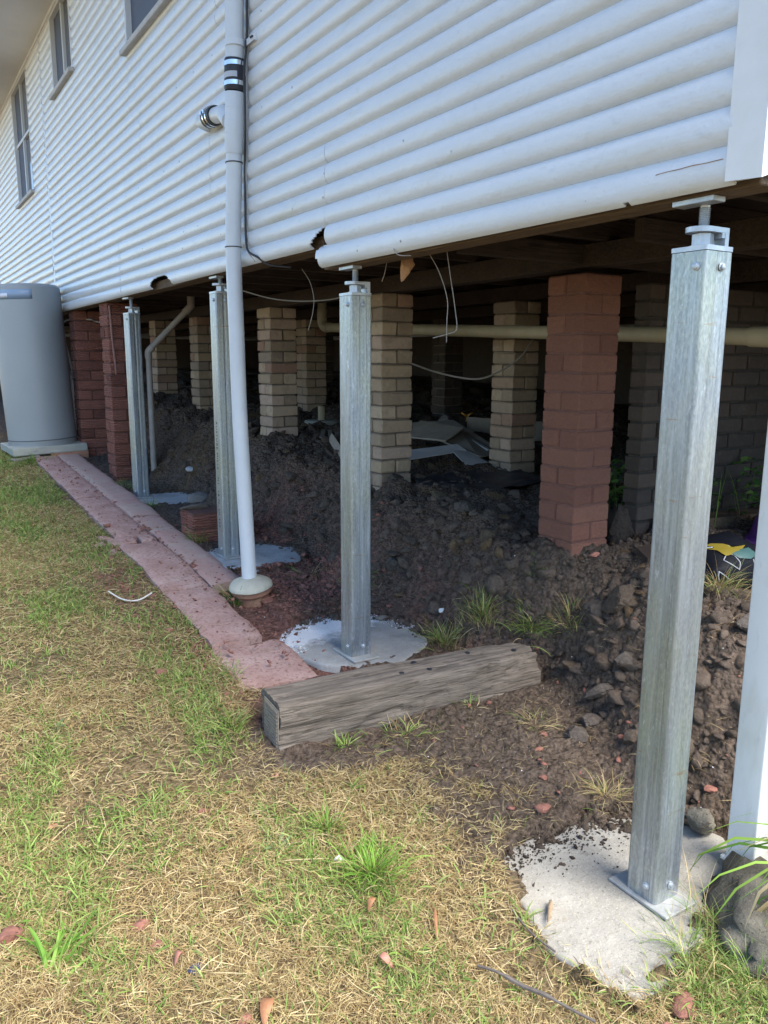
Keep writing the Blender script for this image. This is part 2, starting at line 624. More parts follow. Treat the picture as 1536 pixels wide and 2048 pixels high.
    MAT['copper'] = simple('brown_pipe', (0.22, 0.13, 0.09), (0.3, 0.19, 0.13), 20, 0.55, 0.1)
    MAT['alu'] = simple('white_aluminium_frame', (0.62, 0.64, 0.66), (0.66, 0.68, 0.70), 5, 0.35, 0)
    MAT['silldark'] = simple('grey_sill', (0.40, 0.38, 0.36), (0.5, 0.48, 0.46), 12, 0.6, 0.1)
    MAT['screen'] = simple('fly_screen_mesh', (0.085, 0.10, 0.14), (0.10, 0.115, 0.155), 4, 0.75, 0.1, 900, 0.001)
    m, n, b = new_mat('window_glass')
    b.inputs['Base Color'].default_value = (0.06, 0.075, 0.11, 1)
    b.inputs['Roughness'].default_value = 0.04
    b.inputs['IOR'].default_value = 1.52
    MAT['glass'] = m

    # red rough rubble
    MAT['rubble'] = simple('red_brick_rubble', (0.19, 0.08, 0.058), (0.36, 0.16, 0.115), 45, 0.95, 0.7, 60, 0.01)
    MAT['terracotta'] = simple('terracotta_pipe', (0.34, 0.16, 0.10), (0.42, 0.22, 0.14), 20, 0.85, 0.3, 60)
    MAT['leaf_brown'] = simple('dead_leaf', (0.30, 0.13, 0.06), (0.42, 0.21, 0.10), 40, 0.7, 0.3, 60)
    MAT['leaf_pink'] = simple('pink_dead_leaf', (0.50, 0.22, 0.17), (0.42, 0.18, 0.12), 40, 0.7, 0.3, 60)
    MAT['twig'] = simple('grey_twig', (0.10, 0.085, 0.075), (0.17, 0.14, 0.12), 60, 0.9, 0.5, 90, stretch=(1, 1, 1))
    MAT['stick'] = simple('pale_split_stick', (0.30, 0.21, 0.12), (0.42, 0.31, 0.2), 60, 0.9, 0.5, 90)
    MAT['whitestone'] = simple('white_pebble', (0.75, 0.74, 0.72), (0.82, 0.81, 0.79), 20, 0.7, 0.2)
    MAT['rock'] = simple('dusty_rock', (0.16, 0.14, 0.125), (0.26, 0.23, 0.20), 12, 0.95, 0.7, 40, 0.02)
    MAT['blackplastic'] = simple('black_plastic_bag', (0.006, 0.0065, 0.010), (0.010, 0.011, 0.016), 6, 0.5, 0.3, 14, 0.02, spec=0.12)
    MAT['whiteprint'] = simple('white_print', (0.45, 0.45, 0.47), (0.5, 0.5, 0.52), 8, 0.5, 0)
    MAT['yellowprint'] = simple('yellow_print', (0.24, 0.18, 0.02), (0.3, 0.22, 0.03), 8, 0.4, 0.1, 20)
    MAT['greenprint'] = simple('green_print', (0.05, 0.12, 0.115), (0.08, 0.16, 0.15), 8, 0.4, 0.1, 20)
    MAT['purple'] = simple('purple_plastic', (0.11, 0.03, 0.18), (0.15, 0.04, 0.23), 8, 0.4, 0.1, 20)
    MAT['blackink'] = simple('black_ink', (0.03, 0.03, 0.035), (0.05, 0.05, 0.055), 60, 0.7, 0)
    MAT['polythene'] = simple('dusty_black_polythene', (0.03, 0.033, 0.045), (0.10, 0.09, 0.085), 9, 0.5, 0.6, 14, 0.02)
    MAT['yellowplastic'] = simple('orange_yellow_plastic', (0.55, 0.27, 0.04), (0.6, 0.32, 0.06), 8, 0.4, 0)
    MAT['nailplate'] = simple('rusty_grey_nail_plate', (0.24, 0.205, 0.165), (0.36, 0.31, 0.25), 40, 0.6, 0.3, 200, 0.002, 0.15)
    MAT['string'] = simple('white_string', (0.66, 0.62, 0.55), (0.74, 0.7, 0.64), 30, 0.9, 0.3)
    MAT['bluerag'] = simple('dark_blue_scrap', (0.025, 0.035, 0.09), (0.05, 0.06, 0.13), 30, 0.8, 0.4)

    # soil : vertex colour drives kind of soil
    m, n, b = new_mat('soil')
    at = N(n, 'ShaderNodeAttribute', attribute_name='Col')
    v = coords(n, rnd=False)
    f = ntex(n, v, 38, 8, 0.7)
    dk = mix(n, 1.0, at.outputs['Color'], (0.4, 0.38, 0.36), 'MULTIPLY')
    lt = mix(n, 1.0, at.outputs['Color'], (1.5, 1.46, 1.42), 'MULTIPLY')
    c = mix(n, fr(n, f, 0.35, 0.68), dk, lt)
    c = mix(n, mul(n, fr(n, ntex(n, v, 300, 2), 0.68, 0.74), 0.35), c, (0.33, 0.26, 0.20))
    n.links.new(c, b.inputs['Base Color'])
    b.inputs['Roughness'].default_value = 0.97
    b.inputs['Specular IOR Level'].default_value = 0.15
    nn = bump(n, b, ntex(n, v, 85, 8, 0.75), 1.0, 0.02)
    nn = bump(n, b, ntex(n, v, 26, 6, 0.65), 0.6, 0.03, nn)
    vo = N(n, 'ShaderNodeTexVoronoi')
    vo.inputs['Scale'].default_value = 62
    vo.inputs['Randomness'].default_value = 1.0
    n.links.new(v, vo.inputs['Vector'])
    inv = N(n, 'ShaderNodeMath', operation='SUBTRACT')
    inv.inputs[0].default_value = 1.0
    n.links.new(vo.outputs['Distance'], inv.inputs[1])
    bump(n, b, inv.outputs[0], 0.8, 0.016, nn)
    MAT['soil'] = m

    # clods (attribute colour)
    m, n, b = new_mat('soil_clod')
    at = N(n, 'ShaderNodeAttribute', attribute_name='Col')
    v = coords(n, rnd=True)
    f = ntex(n, v, 55, 7, 0.7)
    c = mix(n, fr(n, f, 0.3, 0.7), mix(n, 1.0, at.outputs['Color'], (0.6, 0.58, 0.56), 'MULTIPLY'), mix(n, 1.0, at.outputs['Color'], (1.3, 1.28, 1.25), 'MULTIPLY'))
    n.links.new(c, b.inputs['Base Color'])
    b.inputs['Roughness'].default_value = 0.97
    b.inputs['Specular IOR Level'].default_value = 0.15
    bump(n, b, ntex(n, v, 75, 8, 0.75), 1.0, 0.02)
    MAT['clod'] = m

    # grass
    m, n, b = new_mat('grass_blade')
    at = N(n, 'ShaderNodeAttribute', attribute_name='Col')
    n.links.new(at.outputs['Color'], b.inputs['Base Color'])
    b.inputs['Roughness'].default_value = 0.6
    b.inputs['Specular IOR Level'].default_value = 0.25
    tr = N(n, 'ShaderNodeBsdfTranslucent')
    n.links.new(at.outputs['Color'], tr.inputs['Color'])
    mx = N(n, 'ShaderNodeMixShader')
    mx.inputs[0].default_value = 0.25
    n.links.new(b.outputs[0], mx.inputs[1])
    n.links.new(tr.outputs[0], mx.inputs[2])
    n.links.new(mx.outputs[0], n.nodes['Material Output'].inputs['Surface'])
    MAT['grass'] = m


build_mats()

# ------------------------------------------------------------------ ground shape
GY = [-60, -3, 0, 1.23, 2.9, 4.43, 6.3, 8.5, 12, 30, 90]
GZ = [-.6, -.3, -.09, 0, .15, .28, .38, .50, .62, .9, 1.2]
PY = [-60, 0, 1, 2.55, 4.2, 5.95, 7.66, 9, 12, 20, 90]
PZ = [0, .36, .46, .58, .665, .85, .95, 1.09, 1.2, 1.3, 1.5]
SY = [-5, 1.0, 1.6, 2.3, 2.5, 2.8, 3.5, 3.8, 4.2, 4.9, 5.6, 6.3, 6.8, 7.4, 9, 30]
SX = [2.2, 2.15, 2.0, 2.28, 2.28, 2.14, 2.12, 1.95, 2.12, 2.05, 1.9, 2.12, 1.85, 1.85, 1.8, 1.8]
EY = [-5, 1, 2.3, 3, 4, 6, 8, 30]
EW = [.9, .75, .42, .44, .5, .6, .7, .8]


def sst(t):
    t = np.clip(t, 0, 1)
    return t * t * (3 - 2 * t)


def H0(X, Y):
    b = np.interp(Y, GY, GZ)
    p = np.interp(Y, PY, PZ)
    s = np.interp(Y, SY, SX)
    w = np.interp(Y, EY, EW)
    return b + (p - b) * sst((X - s) / w) * (1 - sst((X - 9) / 2))


def in_poly(X, Y, poly):
    r = np.zeros(np.shape(X), bool)
    j = len(poly) - 1
    for i in range(len(poly)):
        xi, yi = poly[i]
        xj, yj = poly[j]
        c = ((yi > Y) != (yj > Y)) & (X < (xj - xi) * (Y - yi) / (yj - yi + 1e-12) + xi)
        r ^= c
        j = i
    return r


PADS = {  # name: outline polygon
    'near': [(1.47, 1.64), (1.40, 1.57), (1.345, 1.43), (1.30, 1.26), (1.32, 1.15), (1.355, 1.045), (1.45, 1.03), (1.56, 1.05), (1.74, 1.12), (2.0, 1.17), (2.12, 1.35), (1.98, 1.55), (1.82, 1.66), (1.68, 1.62), (1.6, 1.66)],
}


def circ(cx, cy, r, n=26, j=0.04, seed=1):
    q = random.Random(seed)
    return [(cx + r * (1 + q.uniform(-j, j)) * math.cos(2 * PI * k / n), cy + r * (1 + q.uniform(-j, j)) * math.sin(2 * PI * k / n)) for k in range(n)]


PADS['mid'] = circ(1.80, 3.14, 0.345, seed=2)
PADS['behind_pipe'] = circ(1.82, 4.43, 0.32, seed=3)
PADS['far'] = circ(1.84, 6.28, 0.29, seed=4)
PADZ = {'near': 0.006, 'mid': 0.165, 'behind_pipe': 0.298, 'far': 0.372}
# near pad is slightly larger than the post; bottom of post sits here


def worley(X, Y, cell, seed):
    """rounded cells of random height, 0..1"""
    x, y = X / cell, Y / cell
    x = x + .35 * vnoise(x * .9, y * .9, seed + 5)
    y = y + .35 * vnoise(x * .9, y * .9, seed + 6)
    ix, iy = np.floor(x).astype(np.int64), np.floor(y).astype(np.int64)
    best = np.full(np.shape(X), -9.0)
    for i in (-1, 0, 1):
        for j in (-1, 0, 1):
            cx, cy = ix + i, iy + j
            px_ = cx + .15 + .7 * _h(cx, cy, seed)
            py_ = cy + .15 + .7 * _h(cx, cy, seed + 1)
            hgt = _h(cx, cy, seed + 2)
            tx, ty = _h(cx, cy, seed + 3) - .5, _h(cx, cy, seed + 4) - .5
            dx, dy = x - px_, y - py_
            d2 = dx * dx + dy * dy
            v = hgt * .9 + .5 - 1.25 * d2 ** 1.3 + .5 * (tx * dx + ty * dy)
            best = np.maximum(best, v)
    return np.clip(best, -.2, 1.4)


def soil_mask(X, Y):
    """1 where bare dug soil, 0 where lawn"""
    n = 0.15 * fbm(X * 3.3, Y * 3.3, 5, 21, .62)
    # boundary of lawn / dug soil as X limit by Y
    bx = np.interp(Y, [-5, 0.9, 1.25, 1.6, 1.9, 2.15, 2.35, 2.6, 2.85, 9, 30], [2.6, 2.0, 1.55, 1.38, 1.42, 1.28, 1.0, 0.98, 1.15, 1.15, 1.15])
    return sst((X + n - bx) / 0.34 + 0.5)


def red_mask(X, Y):
    a = np.exp(-(((X - 1.9) / 0.33) ** 2 + ((Y - 3.95) / 0.35) ** 2))
    b = 0.9 * np.exp(-(((X - 2.05) / 0.35) ** 2 + ((Y - 4.95) / 0.35) ** 2))
    c = 0.8 * np.exp(-(((X - 0.98) / 0.16) ** 2 + ((Y - 4.2) / 0.65) ** 2))
    d = 0.6 * np.exp(-(((X - 2.25) / 0.2) ** 2 + ((Y - 3.1) / 0.4) ** 2))
    e = 1.5 * np.exp(-(((X - 1.33) / 0.31) ** 4 + ((Y - 3.15) / 0.55) ** 4)) + .8 * np.exp(-(((X - 1.6) / 0.2) ** 2 + ((Y - 3.75) / 0.3) ** 2))
    return np.clip((a + b + c + d + e) * (0.75 + 0.5 * fbm(X * 7, Y * 7, 3, 5)), 0, 1)


def HD(X, Y):
    """detailed ground height"""
    z = H0(X, Y)
    m = soil_mask(X, Y)
    inn = 1 - sst((X - 7) / 2)
    z = z + (1 - m) * (0.012 * fbm(X * 2.2, Y * 2.2, 3, 1) + 0.006 * fbm(X * 14, Y * 14, 3, 2))
    big = 0.045 * fbm(X * 3.0, Y * 3.0, 3, 8)
    rid = 1 - np.abs(fbm(X * 9, Y * 9, 4, 9, 0.55))
    cl = 0.014 * (rid - 0.6) + 0.050 * (worley(X, Y, .17, 100) - .7) + 0.030 * (worley(X, Y, .085, 120) - .7) + 0.012 * (worley(X, Y, .036, 140) - .7) + .004 * fbm(X * 60, Y * 60, 2, 14, 0.6)
    bank = sst((H0(X, Y) - np.interp(Y, GY, GZ)) / 0.06)
    z = z + m * inn * ((0.25 + 0.75 * bank) * big + (0.32 + 0.68 * bank) * cl + 0.006 * fbm(X * 40, Y * 40, 2, 31))
    # ditch under pads / path so the slabs seat in the ground
    for k, poly in PADS.items():
        cx = sum(p[0] for p in poly) / len(poly)
        cy = sum(p[1] for p in poly) / len(poly)
        rr = max(math.hypot(p[0] - cx, p[1] - cy) for p in poly)
        near = (np.abs(X - cx) < rr + 0.06) & (np.abs(Y - cy) < rr + 0.06)
        if near.any():
            ins = in_poly(X, Y, [(cx + (p[0] - cx) * 0.97, cy + (p[1] - cy) * 0.97) for p in poly]) & near
            z = np.where(ins, np.minimum(z, PADZ[k] - 0.03), z)
            rim = in_poly(X, Y, [(cx + (p[0] - cx) * 1.05, cy + (p[1] - cy) * 1.05) for p in poly]) & near & ~in_poly(X, Y, [(cx + (p[0] - cx) * 0.84, cy + (p[1] - cy) * 0.84) for p in poly])
            z = np.where(rim, PADZ[k] - 0.006 + 0.016 * fbm(X * 13, Y * 13, 4, 88, .6) + .006 * (rim & ~ins), z)
    pth = (X > 1.17) & (X < 1.58) & (Y > 2.85) & (Y < 8.6)
    z = np.where(pth, np.minimum(z, H0(X, Y) - 0.02), z)
    # clay drain collar hollow and log bed are left as they are
    return z


def axis(lo, hi, dense, far=70):
    """non uniform coordinates: dense list inside, growing outside"""
    a = list(dense)
    st, x = 0.15, a[0]
    L = []
    while x > -far:
        x -= st
        st *= 1.5
        L.append(x)
    R = []
    st, x = 0.15, a[-1]
    while x < far:
        x += st
        st *= 1.5
        R.append(x)
    return np.array(L[::-1] + a + R)


xs = axis(0, 0, list(np.arange(-0.7, 0, 0.05)) + list(np.arange(0.0, 1.3, 0.0125)) + list(np.arange(1.3, 3.3, 0.0078)) + list(np.arange(3.3, 7.5, 0.035)))
ys_d = list(np.arange(0.2, 0.8, 0.05))
y = 0.8
while y < 10.5:
    ys_d.append(y)
    y += max(0.0085, 0.0034 * y)
ys = axis(0, 0, ys_d)
GX, GYY = np.meshgrid(xs, ys)
X, Y = GX.ravel(), GYY.ravel()
Z = HD(X, Y)
m_ = soil_mask(X, Y)
rd = red_mask(X, Y)
lawnc = np.array([0.29, 0.22, 0.125])
dirtc = np.array([0.165, 0.127, 0.102])
nn_ = fbm(X * 1.7, Y * 1.7, 3, 41)
lite = np.array([0.19, 0.146, 0.113])
ochre = np.array([0.19, 0.125, 0.065])
C = lawnc[None] * (1 - m_[:, None]) + m_[:, None] * dirtc[None]
oc = np.clip(fbm(X * 2.6 + 4, Y * 2.6, 3, 51) - 0.35, 0, 1)[:, None] * m_[:, None] * 1.2
C = C * (1 - oc) + ochre * oc
# dry paler crumbly soil out in the open, in front of the bank
open_ = (m_ * (1 - sst((X - 1.9) / 0.6)) * (Y < 2.9))[:, None] * (0.8 + 0.3 * nn_[:, None])
C = C * (1 - open_) + lite * open_
C = C * (1 - rd[:, None]) + np.array([0.32, 0.165, 0.13]) * rd[:, None]
nx, ny = len(xs), len(ys)
ii = (np.arange(ny - 1)[:, None] * nx + np.arange(nx - 1)[None]).ravel()
F = np.stack([ii, ii + 1, ii + nx + 1, ii + nx], 1)
ground = obj('ground', npmesh('ground', np.stack([X, Y, Z], 1), F, MAT['soil'], True, C))
ground['kind'] = 'structure'


def gz(x, y):
    return float(HD(np.array([x], float), np.array([y], float))[0])


# ------------------------------------------------------------------ house
WX = 1.632          # face the flutes spring from; crests stand 20 mm proud
house = thing('house', 'white house raised on stumps, clad in horizontal fluted boards with dark windows', 'house', (1.7, 1.1, 1.9))
HL = Vector((1.7, 1.1, 1.9))


def hp(name, me, loc=(0, 0, 0), rot=None):
    """house part given in world coordinates"""
    return obj(name, me, house, Vector(loc) - HL, rot)


def flute_prof(z0, nf, pitch, depth=0.020):
    """list of (offset outwards, z)"""
    L = []
    K = 13
    for i in range(nf):
        for k in range(K):
            s = k / K
            if s < 0.91:
                u = s / 0.91 * 2 - 1
                o = depth * max(0.0, 1 - abs(u) ** 2.2) ** 0.52
            else:
                o = 0.0
            L.append((o, z0 + (i + s) * pitch))
    L.append((0.0, z0 + nf * pitch))
    return L


WIN = [(4.2, 5.88, 3.53, 4.56), (7.56, 8.42, 3.89, 4.56), (9.86, 10.98, 3.30, 4.56)]


def in_win(y, z):
    return any(a + .01 < y < b - .01 and c + .01 < z < d - .01 for a, b, c, d in WIN)


def cladding(name, y0, y1, z0, nf, pitch=0.08, hole=None, dy=0.12, seam=0.0, xoff=0.0):
    prof = flute_prof(z0, nf, pitch)
    n = max(2, int(round((y1 - y0) / dy)))
    yy = [y0 + (y1 - y0) * i / n for i in range(n + 1)]
    extra = [e for w in WIN for e in (w[0], w[1]) if y0 < e < y1]
    yy = sorted(set(yy + extra))
    V, F = [], []
    for o, z in prof:
        for y in yy:
            wob = 0.0035 * mnoise.noise(Vector((y * 0.7, z * 1.1, 3))) + 0.0012 * mnoise.noise(Vector((y * 3.5, z * 5, 9)))
            V.append((WX - o - wob - xoff - seam * (1 - (z - z0) / (nf * pitch)), y, z + 0.003 * mnoise.noise(Vector((y * 0.9, z, 30)))))
    m = len(yy)
    for i in range(len(prof) - 1):
        for j in range(m - 1):
            yc, zc = (yy[j] + yy[j + 1]) / 2, (prof[i][1] + prof[i + 1][1]) / 2
            if in_win(yc, zc) or (hole and hole(yc, zc)):
                continue
            a = i * m + j
            F.append((a, a + m, a + m + 1, a + 1))
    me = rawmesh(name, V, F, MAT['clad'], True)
    me.set_sharp_from_angle(angle=math.radians(55))
    o = hp(name, me)
    md = o.modifiers.new('thick', 'SOLIDIFY')
    md.thickness = 0.006
    md.offset = 1
    es = o.modifiers.new('crisp', 'EDGE_SPLIT')
    es.split_angle = math.radians(50)
    return o


def hole_a(y, z):           # bites broken out of the bottom flute of the left-hand sheet
    if z > 2.03:
        return False
    t = (z - 1.95) / 0.078
    if 3.0 < y < 3.03 + 0.15 * (1 - t ** 1.6) + 0.010 * mnoise.noise(Vector((z * 60, 2, 2))):
        return True
    c = (y - 5.36) / 0.235
    lim = 0.80 * max(0, 1 - abs(c) ** 2.5) ** 0.5 + 0.10 * mnoise.noise(Vector((y * 16, 7, 2)))
    return abs(c) < 1 and t < lim


def hole_b(y, z):           # ragged broken lower edge of the bottom strip near the corner
    t = (z - 1.866) / 0.084
    e = 0.10 * max(0, mnoise.noise(Vector((y * 14, 1, 2)))) if y < 1.45 else 0
    end = 3.115 - 0.035 * abs(t - 0.5) ** 1.5 * 2 + 0.012 * mnoise.noise(Vector((z * 50, 7, 2)))
    return t < e or y > end


cladding('cladding_sheet', 1.15, 3.12, 1.866, 1, 0.084, hole_b, 0.018, 0.0, 0.003)
rows = [(1.95, [1.15, 3.035, 6.37, 9.0]), (2.35, [1.15, 4.35, 7.6, 9.0]), (2.75, [1.15, 2.3, 5.655, 9.0]), (3.15, [1.15, 3.9, 6.9, 9.0]),
        (3.55, [1.15, 2.9, 6.2, 9.0]), (3.95, [1.15, 4.6, 7.9, 9.0]), (4.35, [1.15, 3.4, 6.4, 9.0])]
for z0, jt in rows:
    jt = jt + [9.05, 10.11 + (z0 * 7 % 1) * 1.2, 13.2, 16.5]
    for w in WIN:
        if w[2] < z0 + .4 and w[3] > z0:
            jt += [w[0], w[1]]
    jt = sorted(jt)
    for a, b in zip(jt[:-1], jt[1:]):
        if a == 9.0 or b - a < .03:
            continue
        if any(w[0] - .01 < a and b < w[1] + .01 and w[2] < z0 + .02 and w[3] > z0 + .38 for w in WIN):
            continue
        nf = 5 if z0 < 4.3 else 3
        if z0 == 1.95 and a == 3.035:
            cladding('cladding_sheet', a + .002, b - .002, z0, nf, hole=hole_a, dy=0.02, seam=0.004)
        else:
            cladding('cladding_sheet', a + .002, b - .002, z0, nf, dy=0.15, seam=0.006)

# nail heads in the cladding
bm = bmesh.new()
for z0, jt in rows[:4] + [(1.86, [0])]:
    for k in range(26):
        y = 1.25 + k * 0.30 + random.uniform(-.03, .03)
        if y > 8.8:
            continue
        for f in (1, 4):
            if random.random() < 0.35:
                continue
            z = z0 + (f - 0.57) * 0.08
            if in_win(y, z) or z < 1.9 and y > 3:
                continue
            bmesh.ops.create_cone(bm, cap_ends=True, segments=7, radius1=0.006, radius2=0.0045, depth=0.004,
                                  matrix=Matrix.Translation((WX - 0.0265, y, z)) @ Matrix.Rotation(-PI / 2, 4, 'Y'))
o = hp('cladding_nails', bm_mesh('cladding_nails', bm, simple('painted_nail', (0.25, 0.25, 0.25), (0.55, 0.55, 0.55), 40, 0.5, 0)))
o['kind'] = 'stuff'
# hairline cracks where the paint has split along the laps near the corner
for k_, (ya_, yb_, zc_) in enumerate([(1.17, 2.3, 1.951), (1.17, 1.42, 2.005), (1.17, 1.36, 1.915), (2.35, 2.95, 1.951), (1.9, 2.6, 2.352)]):
    P_ = []
    y_ = ya_
    while y_ < yb_:
        z_ = zc_ + .005 * mnoise.noise(Vector((y_ * 18, k_, 2)))
        cr = (z_ - 1.95) / .08 % 1 if zc_ > 1.94 else (z_ - 1.866) / .084
        u_ = min(1, cr / .91) * 2 - 1
        o_ = .020 * max(0, 1 - abs(u_) ** 2.2) ** .52
        P_.append((WX - o_ - .0105, y_, z_))
        y_ += .015
    V, F = tube_data(P_, [.0008 + .0012 * abs(mnoise.noise(Vector((q * .3, k_, 9)))) for q in range(len(P_))], 5)
    hp('paint_crack', rawmesh('paint_crack', V, F, MAT['copper'], True))
# flakes of lifted paint along the bottom edge near the corner
bm = bmesh.new()
for k in range(70):
    y = 1.16 + abs(random.gauss(0, 0.5))
    if y > 3:
        continue
    z = random.choice([1.866, 1.868, 1.95, 1.952]) + random.uniform(-.004, .006)
    s = random.uniform(.003, .011)
    q = Vector((WX - 0.006, y, z))
    vs = [bm.verts.new(q + Vector((random.uniform(-.004, .001), random.uniform(-s, s) * 2, random.uniform(-s, s) * .6))) for _ in range(3)]
    bm.faces.new(vs)
o = hp('paint_flakes', bm_mesh('paint_flakes', bm, MAT['whitepaint']))
o['kind'] = 'stuff'

# joiner strip between the two runs of sheets (lumpy with old paint)
V, F = [], []
zz = np.arange(1.94, 4.62, 0.04)
for z in zz:
    w = 0.0045 * mnoise.noise(Vector((z * 6, 0, 4))) * (1.5 if z < 2.9 else 0.5)
    for (x, y) in ((-0.012, -0.03), (-0.026, -0.022), (-0.026, 0.022), (-0.012, 0.03)):
        V.append((WX + x + w, 9.025 + y + 2.2 * w, z))
for i in range(len(zz) - 1):
    for k in range(3):
        a = i * 4 + k
        F.append((a, a + 4, a + 5, a + 1))
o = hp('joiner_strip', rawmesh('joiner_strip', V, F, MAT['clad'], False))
o.modifiers.new('thick', 'SOLIDIFY').thickness = 0.004

# corner board (near corner) with ragged lower edge, and the end wall behind it
bm = bmesh.new()
cb = [(1.600, 1.160), (1.600, 1.072), (1.645, 1.072), (1.645, 1.160)]
top, botv = [], []
lower = {0: 1.866, 1: 1.860, 2: 1.875, 3: 1.872}
rows_v = []
for zi in range(8):
    t = zi / 7
    ring = []
    for i, (x, y) in enumerate(cb):
        ring.append(bm.verts.new((x, y, lower[i] * (1 - t) + 4.60 * t)))
    rows_v.append(ring)
for i in range(7):
    for k in range(4):
        bm.faces.new((rows_v[i][k], rows_v[i][(k + 1) % 4], rows_v[i + 1][(k + 1) % 4], rows_v[i + 1][k]))
bm.faces.new(rows_v[0][::-1])
bm.faces.new(rows_v[-1])
bmesh.ops.recalc_face_normals(bm, faces=bm.faces[:])
hp('corner_board', bm_mesh('corner_board', bm, MAT['whitepaint']))
# end wall sheets (run along X)
for z0 in (1.88, 2.28, 2.68, 3.08, 3.48, 3.88, 4.28):
    prof = flute_prof(z0, 5 if z0 < 4.2 else 4, 0.08)
    V, F = [], []
    xx = [1.65, 3.2, 4.8, 6.4, 8.1]
    for o_, z in prof:
        for x in xx:
            V.append((x, 1.10 - o_, z))
    m = len(xx)
    for i in range(len(prof) - 1):
        for j in range(m - 1):
            a = i * m + j
            F.append((a, a + 1, a + m + 1, a + m))
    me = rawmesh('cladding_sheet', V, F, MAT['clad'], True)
    hp('cladding_sheet', me).modifiers.new('thick', 'SOLIDIFY').thickness = 0.006

# wall frame lining, back walls, roof : closes the house so that no daylight leaks
def hbox(name, x0, x1, y0, y1, z0, z1, m, bevel=0.0, rot=None):
    return hp(name, bm_mesh(name, box_bm(x1 - x0, y1 - y0, z1 - z0, bevel), m), ((x0 + x1) / 2, (y0 + y1) / 2, (z0 + z1) / 2), rot)


hbox('wall_lining', 1.70, 1.72, 1.12, 16.5, 2.06, 4.6, MAT['floor'])
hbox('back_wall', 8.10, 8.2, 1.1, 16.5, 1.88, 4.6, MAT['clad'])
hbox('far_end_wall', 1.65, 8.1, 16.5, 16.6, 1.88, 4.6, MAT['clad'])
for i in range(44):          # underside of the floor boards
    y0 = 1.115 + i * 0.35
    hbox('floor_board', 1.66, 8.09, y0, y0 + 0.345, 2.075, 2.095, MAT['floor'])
# bearers: along the wall, on the pillars
hbox('bearer', 1.655, 1.745, 1.11, 3.14, 1.858, 1.955, MAT['bearer'], 0.003)
hbox('bearer', 1.655, 1.745, 3.145, 9.0, 1.944, 2.0, MAT['bearer'], 0.003)
hbox('bearer', 1.655, 1.745, 9.005, 16.5, 1.944, 2.0, MAT['bearer'], 0.003)
for x in (2.67, 3.75, 4.85, 5.95, 7.05):
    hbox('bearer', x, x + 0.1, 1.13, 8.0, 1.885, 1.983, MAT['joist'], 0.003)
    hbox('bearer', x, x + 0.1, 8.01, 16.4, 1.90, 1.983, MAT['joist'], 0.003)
# joists run across
k = 0
y = 1.14
while y < 13:
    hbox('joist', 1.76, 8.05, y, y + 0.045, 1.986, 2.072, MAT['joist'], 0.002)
    y += 0.45
    k += 1
# lower straggler ledger beams seen under the near corner
hbox('ledger', 2.35, 4.2, 2.02, 2.06, 1.905, 1.985, MAT['joist'], 0.003)
hbox('ledger', 2.0, 3.7, 2.62, 2.66, 1.90, 1.984, MAT['joist'], 0.003)
# skirting that closes the far sides of the space below
hbox('base_wall', 8.12, 8.2, 1.1, 16.5, 0.3, 1.88, MAT['brick_grey'])
hbox('base_wall', 1.65, 8.1, 16.52, 16.6, 0.6, 1.88, MAT['brick_grey'])
hbox('base_wall', 4.45, 8.1, 1.12, 1.2, 0.2, 1.87, MAT['brick_grey'])
# soffit, fascia, gutter, roof
hbox('soffit', 0.98, 1.66, 0.6, 17, 4.60, 4.612, MAT['soffit'])
hbox('fascia', 0.95, 0.98, 0.6, 17, 4.57, 4.78, MAT['whitepaint'], 0.002)
hbox('soffit', 1.66, 8.8, 0.6, 1.09, 4.60, 4.612, MAT['soffit'])
V = [(0.93, 0.55, 4.785), (0.93, 17.05, 4.785), (5.0, 17.05, 6.35), (5.0, 0.55, 6.35), (9.0, 17.05, 4.785), (9.0, 0.55, 4.785),
     (0.93, 0.55, 4.755), (0.93, 17.05, 4.755), (5.0, 17.05, 6.32), (5.0, 0.55, 6.32), (9.0, 17.05, 4.755), (9.0, 0.55, 4.755)]
F = [(0, 3, 2, 1), (3, 5, 4, 2), (6, 7, 8, 9), (9, 8, 10, 11), (0, 1, 7, 6), (5, 11, 10, 4), (0, 6, 9, 3), (3, 9, 11, 5), (1, 2, 8, 7), (2, 4, 10, 8)]
hp('roof', rawmesh('roof', V, F, MAT['tank']))
rv = [(1.0, 0.62, 4.615), (9.0 - .07, 0.62, 4.615), (5.0, 0.62, 6.25)]
hp('gable', rawmesh('gable', [*rv, *[(a, b + .02, c) for a, b, c in rv]], [(0, 1, 2), (3, 5, 4), (0, 3, 4, 1), (1, 4, 5, 2), (2, 5, 3, 0)], MAT['whitepaint']))
# quad bead at the soffit
tube = tube_data([(1.612, 1.1, 4.592), (1.612, 16.5, 4.592)], 0.012, 8)
hp('soffit_bead', rawmesh('soffit_bead', tube[0], tube[1], MAT['whitepaint'], True))

